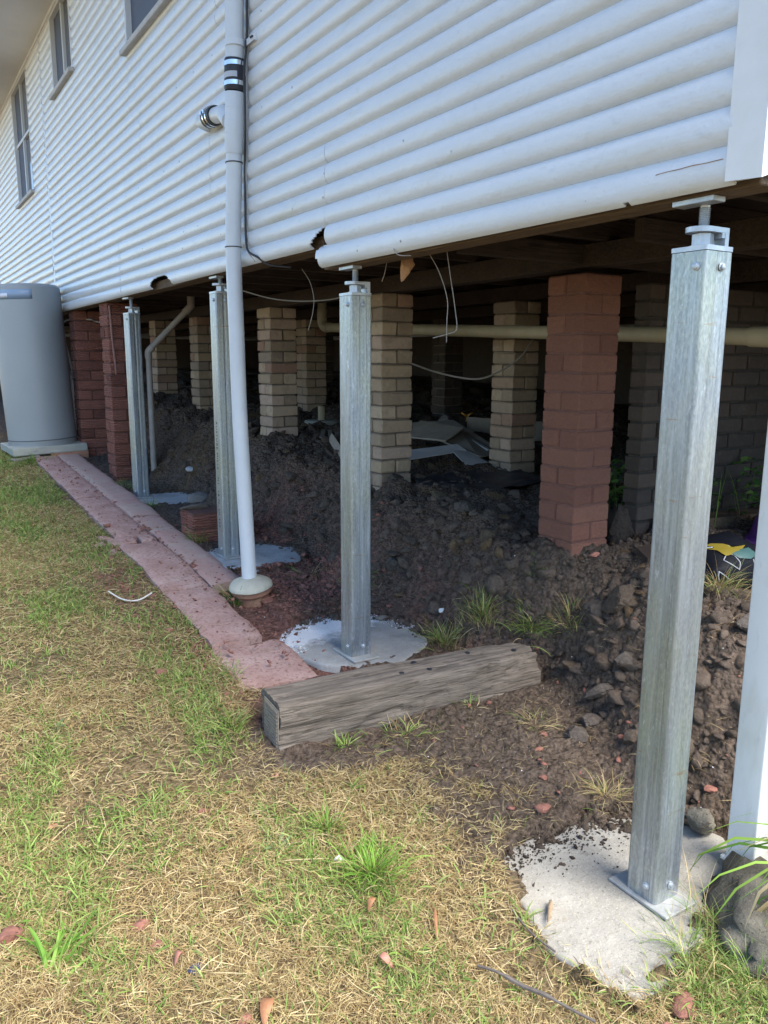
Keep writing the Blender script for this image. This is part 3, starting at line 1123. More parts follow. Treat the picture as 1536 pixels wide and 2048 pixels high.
# windows
for wi, (ya, yb, za, zb) in enumerate(WIN):
    fx0, fx1 = 1.603, 1.685
    bm = bmesh.new()
    t = 0.028
    for (a, b, c, d) in ((ya, ya + t, za, zb), (yb - t, yb, za, zb), (ya + t, yb - t, za, za + t), (ya + t, yb - t, zb - t, zb)):
        box_bm(fx1 - fx0, b - a, d - c, 0.002, c=((fx0 + fx1) / 2, (a + b) / 2, (c + d) / 2), bm=bm)
    ym = (ya + yb) / 2 if wi != 2 else ya + 0.52 * (yb - ya)
    box_bm(0.035, 0.035, zb - za - 2 * t, 0.002, c=(1.640, ym, (za + zb) / 2), bm=bm)
    if wi == 2:
        zt = za + 0.52 * (zb - za)
        box_bm(0.03, yb - ym - t - .018, 0.035, 0.002, c=(1.640, (ym + .0175 + yb - t) / 2, zt), bm=bm)
        box_bm(0.03, ym - ya - t - .018, 0.03, 0.002, c=(1.640, (ym - .0175 + ya + t) / 2, zt), bm=bm)
    win = hp('window', bm_mesh('window', bm, MAT['alu']))
    s = obj('sill', bm_mesh('sill', box_bm(0.055, yb - ya + 0.06, 0.035, 0.004), MAT['silldark']), win, (1.592, (ya + yb) / 2, za - 0.02), (0, -0.12, 0))
    # right-hand half glass, left-hand half screened
    def pane(nm, a, b, c, d, x, m):
        obj(nm, bm_mesh(nm, box_bm(0.005, b - a, d - c), m), win, (x, (a + b) / 2, (c + d) / 2))
    if wi == 2:
        pane('pane', ya + t, ym - .017, za + t, zt - .015, 1.652, MAT['glass'])
        pane('pane', ya + t, ym - .017, zt + .015, zb - t, 1.652, MAT['glass'])
        pane('screen', ym + .017, yb - t, za + t, zt - .017, 1.646, MAT['screen'])
        pane('screen', ym + .017, yb - t, zt + .017, zb - t, 1.646, MAT['screen'])
    else:
        pane('pane', ya + t, ym - .017, za + t, zb - t, 1.652, MAT['glass'])
        pane('screen', ym + .017, yb - t, za + t, zb - t, 1.646, MAT['screen'])

# ------------------------------------------------------------------ brick pillars
def brick_variants(name, L, Wd, Hh, m, n=5, bev=0.005, jit=0.0022):
    out = []
    for k in range(n):
        bm = box_bm(L, Wd, Hh, bev, jit=jit)
        out.append(bm_mesh(name, bm, m))
    return out


def pillar(x, y, z0, ztop, label, bm_, mm, size=0.23, course=0.086, joint=0.011, rot=0.0, jit=0.0035, recess=0.012, group='brick pillars under the house', shallow=False, drop=0):
    t = thing('brick_pillar', label, 'brick pillar', (x + size / 2, y + size / 2, z0), rot, group)
    n = int(math.ceil((ztop - z0) / course))
    base = ztop - n * course - z0
    core = box_bm(size - 2 * recess, size - 2 * recess, n * course - 0.004, c=(0, 0, base + n * course / 2))
    obj('mortar', bm_mesh('mortar', core, mm), t)
    vs = brick_variants('brick', size, (size - joint) / 2, course - joint, bm_, 6, 0.006 if jit > .002 else .005, 0.0036 if jit > .002 else .0016)
    for i in range(n):
        z = base + (i + 0.5) * course
        for s in (-1, 1):
            o = bpy.data.objects.new('brick', random.choice(vs))
            link(o, t)
            off = s * (size + joint) / 4
            a = 0 if i % 2 == 0 else PI / 2
            if random.random() < .5:
                a += PI
            o.location = ((0, off, z) if i % 2 == 0 else (off, 0, z))
            o.location.x += random.uniform(-jit, jit)
            o.location.y += random.uniform(-jit, jit)
            o.rotation_euler = (0, random.choice([0, 0]), a + random.uniform(-.008, .008))
    return t


CR, CM = MAT['brick_cream'], MAT['mortar']
pillar(2.62, 2.549, 0.40, 1.857, 'thick terracotta-painted pillar right of the middle, nearest brick pillar to the camera', MAT['brick_paint'], MAT['mortar_paint_shade'], joint=0.008, recess=0.006, jit=0.001)
pillar(2.62, 4.222, 0.52, 1.884, 'cream brick pillar partly hidden by the steel post behind the timber, pinkish lower bricks', CR, CM, 0.232)
pillar(2.62, 5.90, 0.72, 1.884, 'cream brick pillar standing free just right of the white drain pipe', CR, CM, 0.232, rot=0.03)
pillar(2.62, 7.62, 0.80, 1.884, 'cream brick pillar directly left of the steel post that the white pipe crosses', CR, CM)
pillar(2.62, 9.013, 0.95, 1.90, 'small far cream pillar seen behind the slanting grey waste pipe', CR, CM)
pillar(3.70, 4.233, 0.56, 1.884, 'dark cream pillar left of the terracotta pillar, crossed by the cream pipe', CR, CM, 0.232)
pillar(3.70, 7.43, 0.85, 1.884, 'shadowed cream pillar behind the one beside the white drain pipe', CR, CM, 0.232)
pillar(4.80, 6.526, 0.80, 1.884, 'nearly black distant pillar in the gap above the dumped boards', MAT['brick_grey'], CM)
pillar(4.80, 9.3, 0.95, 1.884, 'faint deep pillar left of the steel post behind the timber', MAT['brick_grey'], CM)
pillar(1.66, 8.464, 0.45, 1.945, 'red brick pillar tucked against the right side of the grey water tank', MAT['brick_red'], MAT['mortar_red'], 0.26, 0.098)
red2 = pillar(1.65, 7.06, 0.32, 1.947, 'red comb-textured brick pillar right behind the farthest steel post', MAT['brick_red'], MAT['mortar_red'], 0.26, 0.1, recess=0.01, jit=0.004)
# smear of mortar running down the front corner of the red pillar
V, F = tube_data(smooth_path([(-0.105, -0.130, 1.60), (-0.10, -0.131, 1.45), (-0.095, -0.130, 1.3), (-0.085, -0.131, 1.15), (-0.08, -0.128, 1.02)]), [0.010 + .006 * abs(mnoise.noise(Vector((q * .7, 1, 1)))) for q in range(25)], 7)
obj('mortar_smear', rawmesh('mortar_smear', V, F, simple('pinkish_mortar_smear', (0.27, 0.14, 0.11), (0.33, 0.18, 0.15), 20, 0.95, 0.5, 60), True), red2)

# brick wall at right, in the dark
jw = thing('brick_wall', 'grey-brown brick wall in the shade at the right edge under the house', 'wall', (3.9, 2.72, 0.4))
obj('mortar', bm_mesh('mortar', box_bm(1.295, 0.075, 1.46, c=(0, 0.042, 0.73)), simple('dark_mortar', (0.04, 0.034, 0.028), (0.07, 0.058, 0.048), 30, 0.95, 0.5, 90, 0.006)), jw)  # wall joints in a mortar darker than the bricks
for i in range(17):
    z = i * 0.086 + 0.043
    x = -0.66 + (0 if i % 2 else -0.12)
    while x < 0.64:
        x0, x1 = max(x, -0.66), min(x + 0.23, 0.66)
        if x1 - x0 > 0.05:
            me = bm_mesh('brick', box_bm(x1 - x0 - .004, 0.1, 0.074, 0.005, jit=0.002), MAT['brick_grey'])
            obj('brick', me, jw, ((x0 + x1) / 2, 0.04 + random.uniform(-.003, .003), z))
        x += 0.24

# ------------------------------------------------------------------ steel posts
def rounded_square(s, r, n=5):
    h = s / 2
    pts = []
    for cx, cy, a0 in ((h - r, h - r, 0), (-h + r, h - r, PI / 2), (-h + r, -h + r, PI), (h - r, -h + r, 1.5 * PI)):
        for k in range(n + 1):
            a = a0 + PI / 2 * k / n
            pts.append((cx + r * math.cos(a), cy + r * math.sin(a)))
    return pts


def prism(pts, z0, z1):
    n = len(pts)
    V = [(x, y, z0) for x, y in pts] + [(x, y, z1) for x, y in pts]
    F = [(k, (k + 1) % n, n + (k + 1) % n, n + k) for k in range(n)] + [tuple(range(n - 1, -1, -1)), tuple(range(n, 2 * n))]
    return V, F


def auto(me, ang=35):
    me.polygons.foreach_set('use_smooth', [True] * len(me.polygons))
    me.set_sharp_from_angle(angle=math.radians(ang))
    return me


def steel_post(x, y, zb, zt, zplate, label, rot=0.0, lean=(0, 0)):
    t = thing('steel_post', label, 'steel post', (x, y, zb), rot, 'galvanised steel posts under the outer wall')
    t.rotation_euler = (lean[0], lean[1], rot)
    h = zt - zb
    rs = rounded_square(0.102, 0.010)
    prf = []
    for i_ in range(len(rs)):
        a_, b_ = rs[i_], rs[(i_ + 1) % len(rs)]
        prf.append(a_)
        if math.hypot(b_[0] - a_[0], b_[1] - a_[1]) > .05:
            nx_, ny_ = (b_[1] - a_[1]), -(b_[0] - a_[0])
            ln = math.hypot(nx_, ny_)
            nx_, ny_ = nx_ / ln, ny_ / ln
            for t_, dpt in ((.36, 0), (.44, -.0014), (.52, -.0014), (.60, 0), (.78, .0), (.82, -.0008), (.86, 0)):
                prf.append((a_[0] + (b_[0] - a_[0]) * t_ + nx_ * dpt, a_[1] + (b_[1] - a_[1]) * t_ + ny_ * dpt))
    V, F = prism(prf, 0.009, h)
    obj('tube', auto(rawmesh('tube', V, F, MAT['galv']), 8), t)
    obj('base_plate', bm_mesh('base_plate', box_bm(0.130, 0.200, 0.009, 0.0015, c=(0.0, 0, 0.0045)), MAT['plate']), t)
    V, F = prism(rounded_square(0.104, 0.009), h + .0015, h + 0.0125)
    obj('cap_plate', auto(rawmesh('cap_plate', V, F, MAT['zinc'])), t)
    # screws
    for (zz, first) in ((h - 0.035, True), (0.052, False)):
        for (px, py, ry, rx) in ((-0.051, -0.026 if first else -.018, -PI / 2, 0), (0.008, -0.051, 0, PI / 2)):
            prof = [(0.0105, 0), (0.0105, 0.002), (0.0075, 0.003), (0.0072, 0.008), (0.004, 0.0095)]
            lathe_obj('screw', prof, MAT['zinc'], t, (px, py, zz), 10, (rx, ry, 0), 30)
    # jack: washer, nut, c bracket, threaded rod, head plate
    lathe_obj('washer', [(0.030, h + .013), (0.030, h + .018)], MAT['zinc'], t, None, 20)
    hexp = [(0.025 * math.cos(PI / 3 * k + .3), 0.025 * math.sin(PI / 3 * k + .3)) for k in range(6)]
    V, F = prism(hexp, h + 0.0185, h + 0.0445)
    obj('nut', rawmesh('nut', V, F, MAT['zinc']), t)
    # bracket: top plate with rounded nose, one leg on the inner side
    bmx = []
    for k in range(13):
        a = PI / 2 + PI * k / 12
        bmx.append((-0.012 + 0.034 * math.cos(a), 0.034 * math.sin(a)))
    outline = bmx + [(0.052, -0.034), (0.052, 0.034)]
    bm = bmesh.new()
    V, F = prism(outline, h + 0.0465, h + 0.0585)
    vv = [bm.verts.new(v) for v in V]
    for f in F:
        bm.faces.new([vv[i] for i in f])
    box_bm(0.014, 0.068, 0.034, 0.0, c=(0.045, 0, h + 0.0125 + 0.0172), bm=bm)
    box_bm(0.012, 0.066, 0.012, 0.0, c=(0.033, 0, h + 0.0402), bm=bm)
    bmesh.ops.recalc_face_normals(bm, faces=bm.faces[:])
    obj('bracket', bm_mesh('bracket', bm, MAT['zinc']), t)
    prof = []
    z = h + 0.0586
    ztop = zplate - zb - 0.0125
    prof.append((0.011, h + 0.02))
    while z < ztop - 0.004:
        prof += [(0.0135, z), (0.0112, z + 0.0022)]
        z += 0.0044
    prof.append((0.0118, ztop))
    lathe_obj('threaded_rod', prof, MAT['zinc'], t, None, 14)
    obj('head_plate', bm_mesh('head_plate', box_bm(0.045, 0.115, 0.013, 0.0015, c=(-0.022, 0.004, ztop + 0.0064)), MAT['zinc']), t)
    return t


PS = []
PS.append(steel_post(1.701, 1.280, 0.008, 1.735, 1.857, 'tall galvanised steel post nearest the camera, on the large pale pad'))
PS.append(steel_post(1.701, 2.95, 0.167, 1.738, 1.857, 'galvanised steel post on the round grey pad behind the weathered timber'))
p2 = steel_post(1.690, 4.48, 0.300, 1.845, 1.943, 'galvanised steel post with black stencilled letters, behind the white drain pipe')
PS.append(steel_post(1.690, 6.42, 0.374, 1.815, 1.943, 'farthest galvanised steel post, in front of the red brick pillar', 0.12))
# stencilled maker's lettering down the outer face of one post
cu = bpy.data.curves.new('lettering', 'FONT')
cu.body = 'AUSTUBE MILLS   N1  18 N  UI 450'
cu.size = 0.034
cu.space_character = 1.25
cu.extrude = 0.0002
to = bpy.data.objects.new('lettering_src', cu)
COL.objects.link(to)
bpy.context.view_layer.update()
dg = bpy.context.evaluated_depsgraph_get()
tm = bpy.data.meshes.new_from_object(to.evaluated_get(dg))
bpy.data.objects.remove(to)
tm.materials.clear()
tm.materials.append(MAT['blackink'])
tl = obj('lettering', tm, p2, (-0.0516, 0.012, 1.02))
# reading downwards on the -X face
tl.matrix_local = Matrix(((0, 0, -1, -0.0512), (0, -1, 0, 0.016), (-1, 0, 0, 0.82), (0, 0, 0, 1)))

# ------------------------------------------------------------------ concrete pads
def pad(key, m, label, th=0.14, lime=None):
    poly = PADS[key]
    cx = sum(p[0] for p in poly) / len(poly)
    cy = sum(p[1] for p in poly) / len(poly)
    z = PADZ[key]
    # fine outline
    pts = []
    n = len(poly)
    for i in range(n):
        p0, p1, p2_, p3 = [Vector((*poly[(i + k) % n], 0)) for k in (-1, 0, 1, 2)]
        for s in range(5):
            t = s / 5
            q = 0.5 * ((2 * p1) + (p2_ - p0) * t + (2 * p0 - 5 * p1 + 4 * p2_ - p3) * t * t + (3 * p1 - p0 - 3 * p2_ + p3) * t ** 3)
            w = 0.014 * mnoise.noise(Vector((q.x * 16, q.y * 16, 2))) + 0.016 * mnoise.noise(Vector((q.x * 7, q.y * 7, 4)))
            d = Vector((q.x - cx, q.y - cy, 0)).normalized()
            pts.append(q + d * w)
    K = len(pts)
    rings = [(-th, 1.0), (-0.012, 1.0), (-0.003, 0.985), (0, 0.95)] + [(0, f) for f in (0.85, 0.7, 0.55, 0.4, 0.25, 0.1)]
    V, F = [], []
    for dz, f in rings:
        for p in pts:
            x, y = cx + (p.x - cx) * f, cy + (p.y - cy) * f
            dd = 0.0035 * mnoise.noise(Vector((x * 7, y * 7, 7))) + .002 * mnoise.noise(Vector((x * 25, y * 25, 7))) if dz > -.1 else 0
            dist = math.hypot(x - 1.70, y - PYY[key])
            V.append((x - cx, y - cy, dz + dd * min(1, max(0, (dist - 0.11) * 12))))
    for i in range(len(rings) - 1):
        for k in range(K):
            k2 = (k + 1) % K
            F.append((i * K + k, i * K + k2, (i + 1) * K + k2, (i + 1) * K + k))
    F.append(tuple((len(rings) - 1) * K + k for k in range(K)))
    F.append(tuple(range(K - 1, -1, -1)))
    me = rawmesh('concrete_pad', V, F, m, True)
    me.set_sharp_from_angle(angle=math.radians(50))
    o = obj('concrete_pad', me, None, (cx, cy, z))
    tag(o, label, 'concrete pad', 'concrete footings of the steel posts')
    return o


conc_light = MAT['pad_light']
PYY = {'near': 1.28, 'mid': 2.95, 'behind_pipe': 4.48, 'far': 6.42}
pad('near', MAT['pad_new'], 'large pale cream irregular concrete pad at lower right, under the nearest steel post')
padm = pad('mid', MAT['pad_powder'], 'round grey concrete pad with white powder on its back half, behind the weathered timber')
padb = pad('behind_pipe', conc_light, 'whitish concrete pad half hidden behind the white drain pipe')
pad('far', conc_light, 'small white concrete patch at the foot of the farthest steel post')

# white powder crust on the back of the middle pad : crumbs
def chips(name, n, fx, size, m, seed=0, flat=0.6, parent=None, cols=None, zoff=0.3):
    """merge n small angular lumps; fx(i)->(x,y,z,scale)"""
    r = np.random.default_rng(seed)
    t = (1 + 5 ** .5) / 2
    base = np.array([(-1, t, 0), (1, t, 0), (-1, -t, 0), (1, -t, 0), (0, -1, t), (0, 1, t), (0, -1, -t), (0, 1, -t), (t, 0, -1), (t, 0, 1), (-t, 0, -1), (-t, 0, 1)], float)
    base /= np.linalg.norm(base[0])
    fc = np.array([(0, 11, 5), (0, 5, 1), (0, 1, 7), (0, 7, 10), (0, 10, 11), (1, 5, 9), (5, 11, 4), (11, 10, 2), (10, 7, 6), (7, 1, 8), (3, 9, 4), (3, 4, 2), (3, 2, 6), (3, 6, 8), (3, 8, 9), (4, 9, 5), (2, 4, 11), (6, 2, 10), (8, 6, 7), (9, 8, 1)])
    P = np.array([fx(i) for i in range(n)])
    sc = P[:, 3][:, None, None] * (1 + 0.35 * r.standard_normal((n, 12, 1))) * np.stack([r.uniform(.7, 1.4, n), r.uniform(.6, 1.1, n), r.uniform(flat * .6, flat * 1.3, n)], 1)[:, None, :]
    v = base[None] * sc
    a = r.uniform(0, 2 * PI, n)
    c, s = np.cos(a)[:, None], np.sin(a)[:, None]
    tl = r.normal(0, .35, n)[:, None]
    x = v[:, :, 0] * c - v[:, :, 1] * s
    y = v[:, :, 0] * s + v[:, :, 1] * c
    z = v[:, :, 2] + x * tl
    Vv = np.stack([x + P[:, 0:1], y + P[:, 1:2], z + P[:, 2:3] + zoff * P[:, 3:4] * flat], 2).reshape(-1, 3)
    Ff = (fc[None] + 12 * np.arange(n)[:, None, None]).reshape(-1, 3)
    cc = None
    if cols is not None:
        cc = np.repeat(cols(P, r), 12, axis=0)
    o = obj(name, npmesh(name, Vv, Ff, m, False, cc), parent)
    o['kind'] = 'stuff'
    return o


def powder(i):
    a = random.uniform(-0.2, PI * 1.0)
    r = 0.352 * math.sqrt(1 - random.random() ** 2.2 * .5)
    x, y = 1.80 + r * math.cos(a + .15), 3.14 + r * math.sin(a + .15)
    return (x, y, 0.165 + 0.004 * random.random(), min(.008, random.lognormvariate(-6.3, .5)))


o = chips('white_powder', 1500, powder, 1, MAT['lime'], 3, 0.5)
o.parent = padm
o.location = -padm.location

# ------------------------------------------------------------------ pink path
def slab_strip(name, x0, x1, y0, y1, dz, m, parent, gap=0.004, nx=10, sy=0.06, outline=None, seed=0, drop=0.08, tilt=0.0):
    ny_ = max(2, int((y1 - y0) / sy))
    V, F = [], []
    for j in range(ny_ + 1):
        y = y0 + (y1 - y0) * j / ny_
        for i in range(nx + 1):
            u = i / nx
            xa = x0 + 0.010 * mnoise.noise(Vector((y * 3, seed, 1))) + .014 * mnoise.noise(Vector((y * 15, seed, 1)))
            xb = x1 + 0.014 * mnoise.noise(Vector((y * 4, seed + 9, 5))) + .013 * mnoise.noise(Vector((y * 15, seed, 4)))
            if y < 3.25 and x0 < 1.3:
                xa = xa - 0.0
            x = xa + (xb - xa) * u
            z = float(H0(np.array([1.3]), np.array([y]))[0]) + dz + 0.006 * mnoise.noise(Vector((x * 5, y * 5, seed))) + tilt * (u - .5) - (0.01 if i in (0, nx) else 0) - (.006 if j in (0, ny_) else 0)
            V.append((x, y + gap * (0.5 - j / ny_) + (0.03 * mnoise.noise(Vector((x * 9, y, seed))) if j in (0, ny_) else 0), z))
    n = nx + 1
    for j in range(ny_):
        for i in range(nx):
            a = j * n + i
            F.append((a, a + 1, a + n + 1, a + n))
    # skirts
    bd = [i for i in range(n)] + [j * n + nx for j in range(1, ny_ + 1)] + [ny_ * n + i for i in range(nx - 1, -1, -1)] + [j * n for j in range(ny_ - 1, 0, -1)]
    b0 = len(V)
    for i in bd:
        x, y, z = V[i]
        V.append((x, y, z - drop))
    K = len(bd)
    for k in range(K):
        k2 = (k + 1) % K
        F.append((bd[k2], bd[k], b0 + k, b0 + k2))
    me = rawmesh(name, V, F, m, True)
    me.set_sharp_from_angle(angle=math.radians(40))
    return obj(name, me, parent)


path = slab_strip('path', 1.175, 1.402, 6.41, 8.55, 0.030, MAT['pink'], None, seed=1)
path['kind'] = 'structure'
slab_strip('slab', 1.175, 1.402, 5.15, 6.40, 0.026, MAT['pink'], path, seed=1)
slab_strip('slab', 1.15, 1.402, 3.30, 4.02, 0.028, MAT['pink'], path, seed=2)
slab_strip('slab', 1.15, 1.402, 4.028, 4.95, 0.034, MAT['pink'], path, seed=2)
def fragment(pts, dz, tl=0.0):
    n = len(pts)
    cx = sum(p[0] for p in pts) / n
    cy = sum(p[1] for p in pts) / n
    z0 = float(H0(np.array([1.3]), np.array([cy]))[0]) + dz
    V, F = [], []
    for sc, zz in ((1.0, -.05), (1.0, -.008), (.94, 0), (.55, .003)):
        for x, y in pts:
            V.append((cx + (x - cx) * sc, cy + (y - cy) * sc, z0 + zz + tl * (x - cx) + .004 * mnoise.noise(Vector((x * 20, y * 20, 1)))))
    for r_ in range(3):
        for k in range(n):
            k2 = (k + 1) % n
            F.append((r_ * n + k, r_ * n + k2, (r_ + 1) * n + k2, (r_ + 1) * n + k))
    F.append(tuple(3 * n + k for k in range(n)))
    obj('slab_fragment', rawmesh('slab_fragment', V, F, MAT['pink']), path)


fragment([(1.10, 5.02), (1.19, 4.97), (1.27, 4.99), (1.28, 5.10), (1.22, 5.17), (1.12, 5.16)], .022, .06)
fragment([(1.295, 4.975), (1.39, 4.97), (1.39, 5.13), (1.31, 5.14)], .03)
fragment([(1.09, 5.20), (1.17, 5.19), (1.16, 5.28), (1.08, 5.27)], .012, -.1)
fragment([(1.02, 5.06), (1.085, 5.03), (1.095, 5.13), (1.03, 5.15)], .008, .1)
fragment([(1.06, 4.85), (1.125, 4.83), (1.12, 4.95), (1.07, 4.97)], .008, .15)
slab_strip('edging', 1.40, 1.60, 5.62, 8.5, 0.042, MAT['edging'], path, seed=4, nx=8)
slab_strip('edging', 1.405, 1.585, 4.0, 5.60, 0.038, MAT['edging'], path, seed=5, nx=8)
slab_strip('slab', 1.12, 1.47, 2.86, 3.28, 0.006, MAT['pink'], path, seed=6, nx=14)

# rubble: red chips on and beside the path, under the pipe, on the soil
def rub(i):
    k = random.random()
    if k < 0.15:
        y = random.uniform(2.9, 8.2)
        x = random.gauss(1.42, 0.05) if random.random() < .5 else random.uniform(1.18, 1.58)
        z = float(np.interp(y, GY, GZ)) + 0.034
        return (x, y, z, min(.018, random.lognormvariate(-5.3, .5)))
    if k < 0.65:
        x, y = random.gauss(1.93, .2), random.gauss(3.95, .22)
        if x < 1.6:
            x = 1.6 + random.random() * .3
    elif k < 0.8:
        x, y = random.gauss(2.05, .2), random.gauss(4.95, .25)
    elif k < 0.97:
        x, y = random.gauss(1.06, .1), random.uniform(2.7, 5.4)
    else:
        x, y = random.uniform(1.5, 2.6), random.uniform(1.2, 3.6)
    return (x, y, None, min(.022, random.lognormvariate(-5.1, .55)))


def fill_z(fn):
    L = [None]

    def g_(i):
        x, y, z, s = fn(i)
        return (x, y, z if z is not None else np.nan, s)
    return g_


def with_ground(n, fn):
    A = np.array([[*(fn(i))] for i in range(n)], dtype=object)
    A = np.array([[a[0], a[1], np.nan if a[2] is None else a[2], a[3]] for a in A], float)
    k = np.isnan(A[:, 2])
    A[k, 2] = HD(A[k, 0], A[k, 1])
    return A


A = with_ground(4200, rub)
o = chips('brick_rubble', 4200, lambda i: A[i], 1, MAT['rubble'], 5, 0.6)
tag(o, 'small red brick and mortar chips scattered over the soil and pink path', 'rubble')

# pale specks (mortar crumbs, shells) in the soil
def spk(i):
    return (random.uniform(1.5, 3.4), random.uniform(1.1, 6), None, random.uniform(.0012, .0035))


A2 = with_ground(300, spk)
o = chips('pale_crumbs', 300, lambda i: A2[i], 1, MAT['whitestone'], 8, 0.6)
tag(o, 'tiny white crumbs sprinkled through the dark soil', 'crumbs')

# soil crumbs spilt on the near pad's back edge
def spill(i):
    x = random.uniform(1.42, 1.95)
    y = 1.64 - abs(random.gauss(0, .075))
    if abs(x - 1.7) < .09 and abs(y - 1.28) < .12:
        x = 1.5
    return (x, y, 0.008, min(.011, random.lognormvariate(-6.3, .6)))


# ------------------------------------------------------------------ soil clods
def ico(sub):
    bm = bmesh.new()
    bmesh.ops.create_icosphere(bm, subdivisions=sub, radius=1)
    V = np.array([v.co[:] for v in bm.verts])
    F = np.array([[v.index for v in f.verts] for f in bm.faces])
    bm.free()
    return V, F


IV, IF = ico(2)
IV3, IF3 = ico(4)


def lumpy(V, seed, amp=0.35, f=1.6):
    o = np.empty_like(V)
    for i, p in enumerate(V):
        q = Vector(p)
        n = mnoise.noise(q * f + Vector((seed * 7.1, 0, 0))) * amp + mnoise.noise(q * f * 2.7 + Vector((0, seed * 3.3, 0))) * amp * .5 + mnoise.noise(q * f * 6 + Vector((0, seed * 3.3, 5))) * amp * .22
        # flatten towards planes for a broken, angular look
        o[i] = np.array(p) * (1 + n)
    return o


def cut(V, seed, k=12, lo=.42, hi=.8, soft=1.0):
    r = random.Random(seed)
    V = V.copy()
    for _ in range(k):
        d = np.array(Vector((r.gauss(0, 1), r.gauss(0, 1), r.gauss(0, 1))).normalized()[:])
        over = np.clip(V @ d - r.uniform(lo, hi), 0, None)
        V = V - np.outer(over * soft, d)
    return V


LUMPS = [cut(lumpy(IV, k, 0.5), k + 40) * (1 + .10 * np.array([mnoise.noise(Vector(p) * 4.5 + Vector((k, 0, 0))) for p in IV])[:, None]) * 1.25 for k in range(14)]


def clod_field(name, n, place, label, cat, colf):
    r = np.random.default_rng(21)
    P = place(n, r)
    n = len(P)
    kind = r.integers(0, len(LUMPS), n)
    base = np.stack(LUMPS)[kind]
    ax = np.stack([r.uniform(.75, 1.4, n), r.uniform(.7, 1.1, n), r.uniform(.45, .85, n)], 1)[:, None]
    v = base * ax * P[:, 3][:, None, None]
    a = r.uniform(0, 2 * PI, n)
    c, s = np.cos(a)[:, None], np.sin(a)[:, None]
    b = r.normal(0, .5, n)[:, None]
    cb_, sb_ = np.cos(b), np.sin(b)
    x1 = v[:, :, 0] * cb_ + v[:, :, 2] * sb_
    z1 = -v[:, :, 0] * sb_ + v[:, :, 2] * cb_
    x = x1 * c - v[:, :, 1] * s
    y = x1 * s + v[:, :, 1] * c
    Vv = np.stack([x + P[:, 0:1], y + P[:, 1:2], z1 + P[:, 2:3] - P[:, 3:4] * .12], 2).reshape(-1, 3)
    nv = base.shape[1]
    Ff = (IF[None] + nv * np.arange(n)[:, None, None]).reshape(-1, 3)
    cc = np.repeat(colf(P, r), nv, axis=0)
    o = obj(name, npmesh(name, Vv, Ff, MAT['clod'], False, cc))
    o['kind'] = 'stuff'
    tag(o, label, cat)
    return o


def clod_place(n, r):
    x = r.uniform(1.45, 4.2, n * 4)
    y = 1.0 + 7.5 * r.random(n * 4) ** 1.7
    bank = H0(x, y) - np.interp(y, GY, GZ)
    m = soil_mask(x, y)
    p = m * (0.12 + 0.88 * sst(bank / 0.08)) * (1 - 0.75 * sst((x - 3.0) / .7))
    for k, poly in PADS.items():
        cx = sum(q[0] for q in poly) / len(poly)
        cy = sum(q[1] for q in poly) / len(poly)
        p = np.where(in_poly(x, y, [(cx + (q[0] - cx) * 1.0, cy + (q[1] - cy) * 1.0) for q in poly]), 0, p)
    p = np.where((x < 1.62) & (y > 2.8), 0, p)
    p = np.where((x > 1.05) & (x < 2.32) & (y > 2.30) & (y < 2.62), 0, p)
    k = r.random(n * 4) < p
    x, y = x[k][:n], y[k][:n]
    bank = (H0(x, y) - np.interp(y, GY, GZ))
    s = np.exp(r.normal(-4.78, .72, len(x))) * (0.55 + 0.45 * sst(bank / .1))
    s = np.clip(s, .003, .052)
    return np.stack([x, y, HD(x, y), s], 1)


def clod_col(P, r):
    n = len(P)
    c = np.array([0.172, 0.134, 0.108])[None] * r.uniform(.75, 1.2, (n, 1))
    k = r.random(n) < 0.05
    c[k] = np.array([0.21, 0.145, 0.09]) * r.uniform(.7, 1.2, (k.sum(), 1))
    op = (1 - sst((P[:, 0] - 1.9) / .6)) * (P[:, 1] < 2.9)
    c = c * (1 - op[:, None]) + np.array([0.165, 0.128, 0.102]) * op[:, None] * r.uniform(.75, 1.2, (n, 1))
    return c


def edge_place(n, r):
    L = []
    for k, (a0, a1) in {'near': (.35, 2.7), 'mid': (-.5, 2.2), 'behind_pipe': (-.6, 2.9), 'far': (-.9, 3.0)}.items():
        poly = PADS[k]
        cx = sum(q[0] for q in poly) / len(poly)
        cy = sum(q[1] for q in poly) / len(poly)
        rr = sum(math.hypot(q[0] - cx, q[1] - cy) for q in poly) / len(poly)
        m = 420
        a = r.uniform(a0, a1, m)
        rad = rr * (1.06 - np.abs(r.normal(0, .11, m)))
        L.append(np.stack([cx + rad * np.cos(a), cy + rad * np.sin(a), np.full(m, PADZ[k]), np.clip(np.exp(r.normal(-5.0, .7, m)), .002, .03)], 1))
    return np.concatenate(L)


clod_field('pad_edge_soil', 0, edge_place, 'dark soil crumbs fallen over the edges of the pads', 'soil', clod_col)
clod_field('soil_clods', 11000, clod_place, 'loose dark crumbly soil heaped beneath the house', 'soil', clod_col)
A3 = np.array([spill(i) for i in range(900)])
o = chips('spilt_soil', 900, lambda i: A3[i], 1, MAT['clod'], 9, 0.7, cols=lambda P, r: np.array([0.12, 0.09, 0.07])[None] * r.uniform(.6, 1.3, (len(P), 1)))
tag(o, 'brown soil crumbs spilt over the back edge of the pale pad', 'soil')


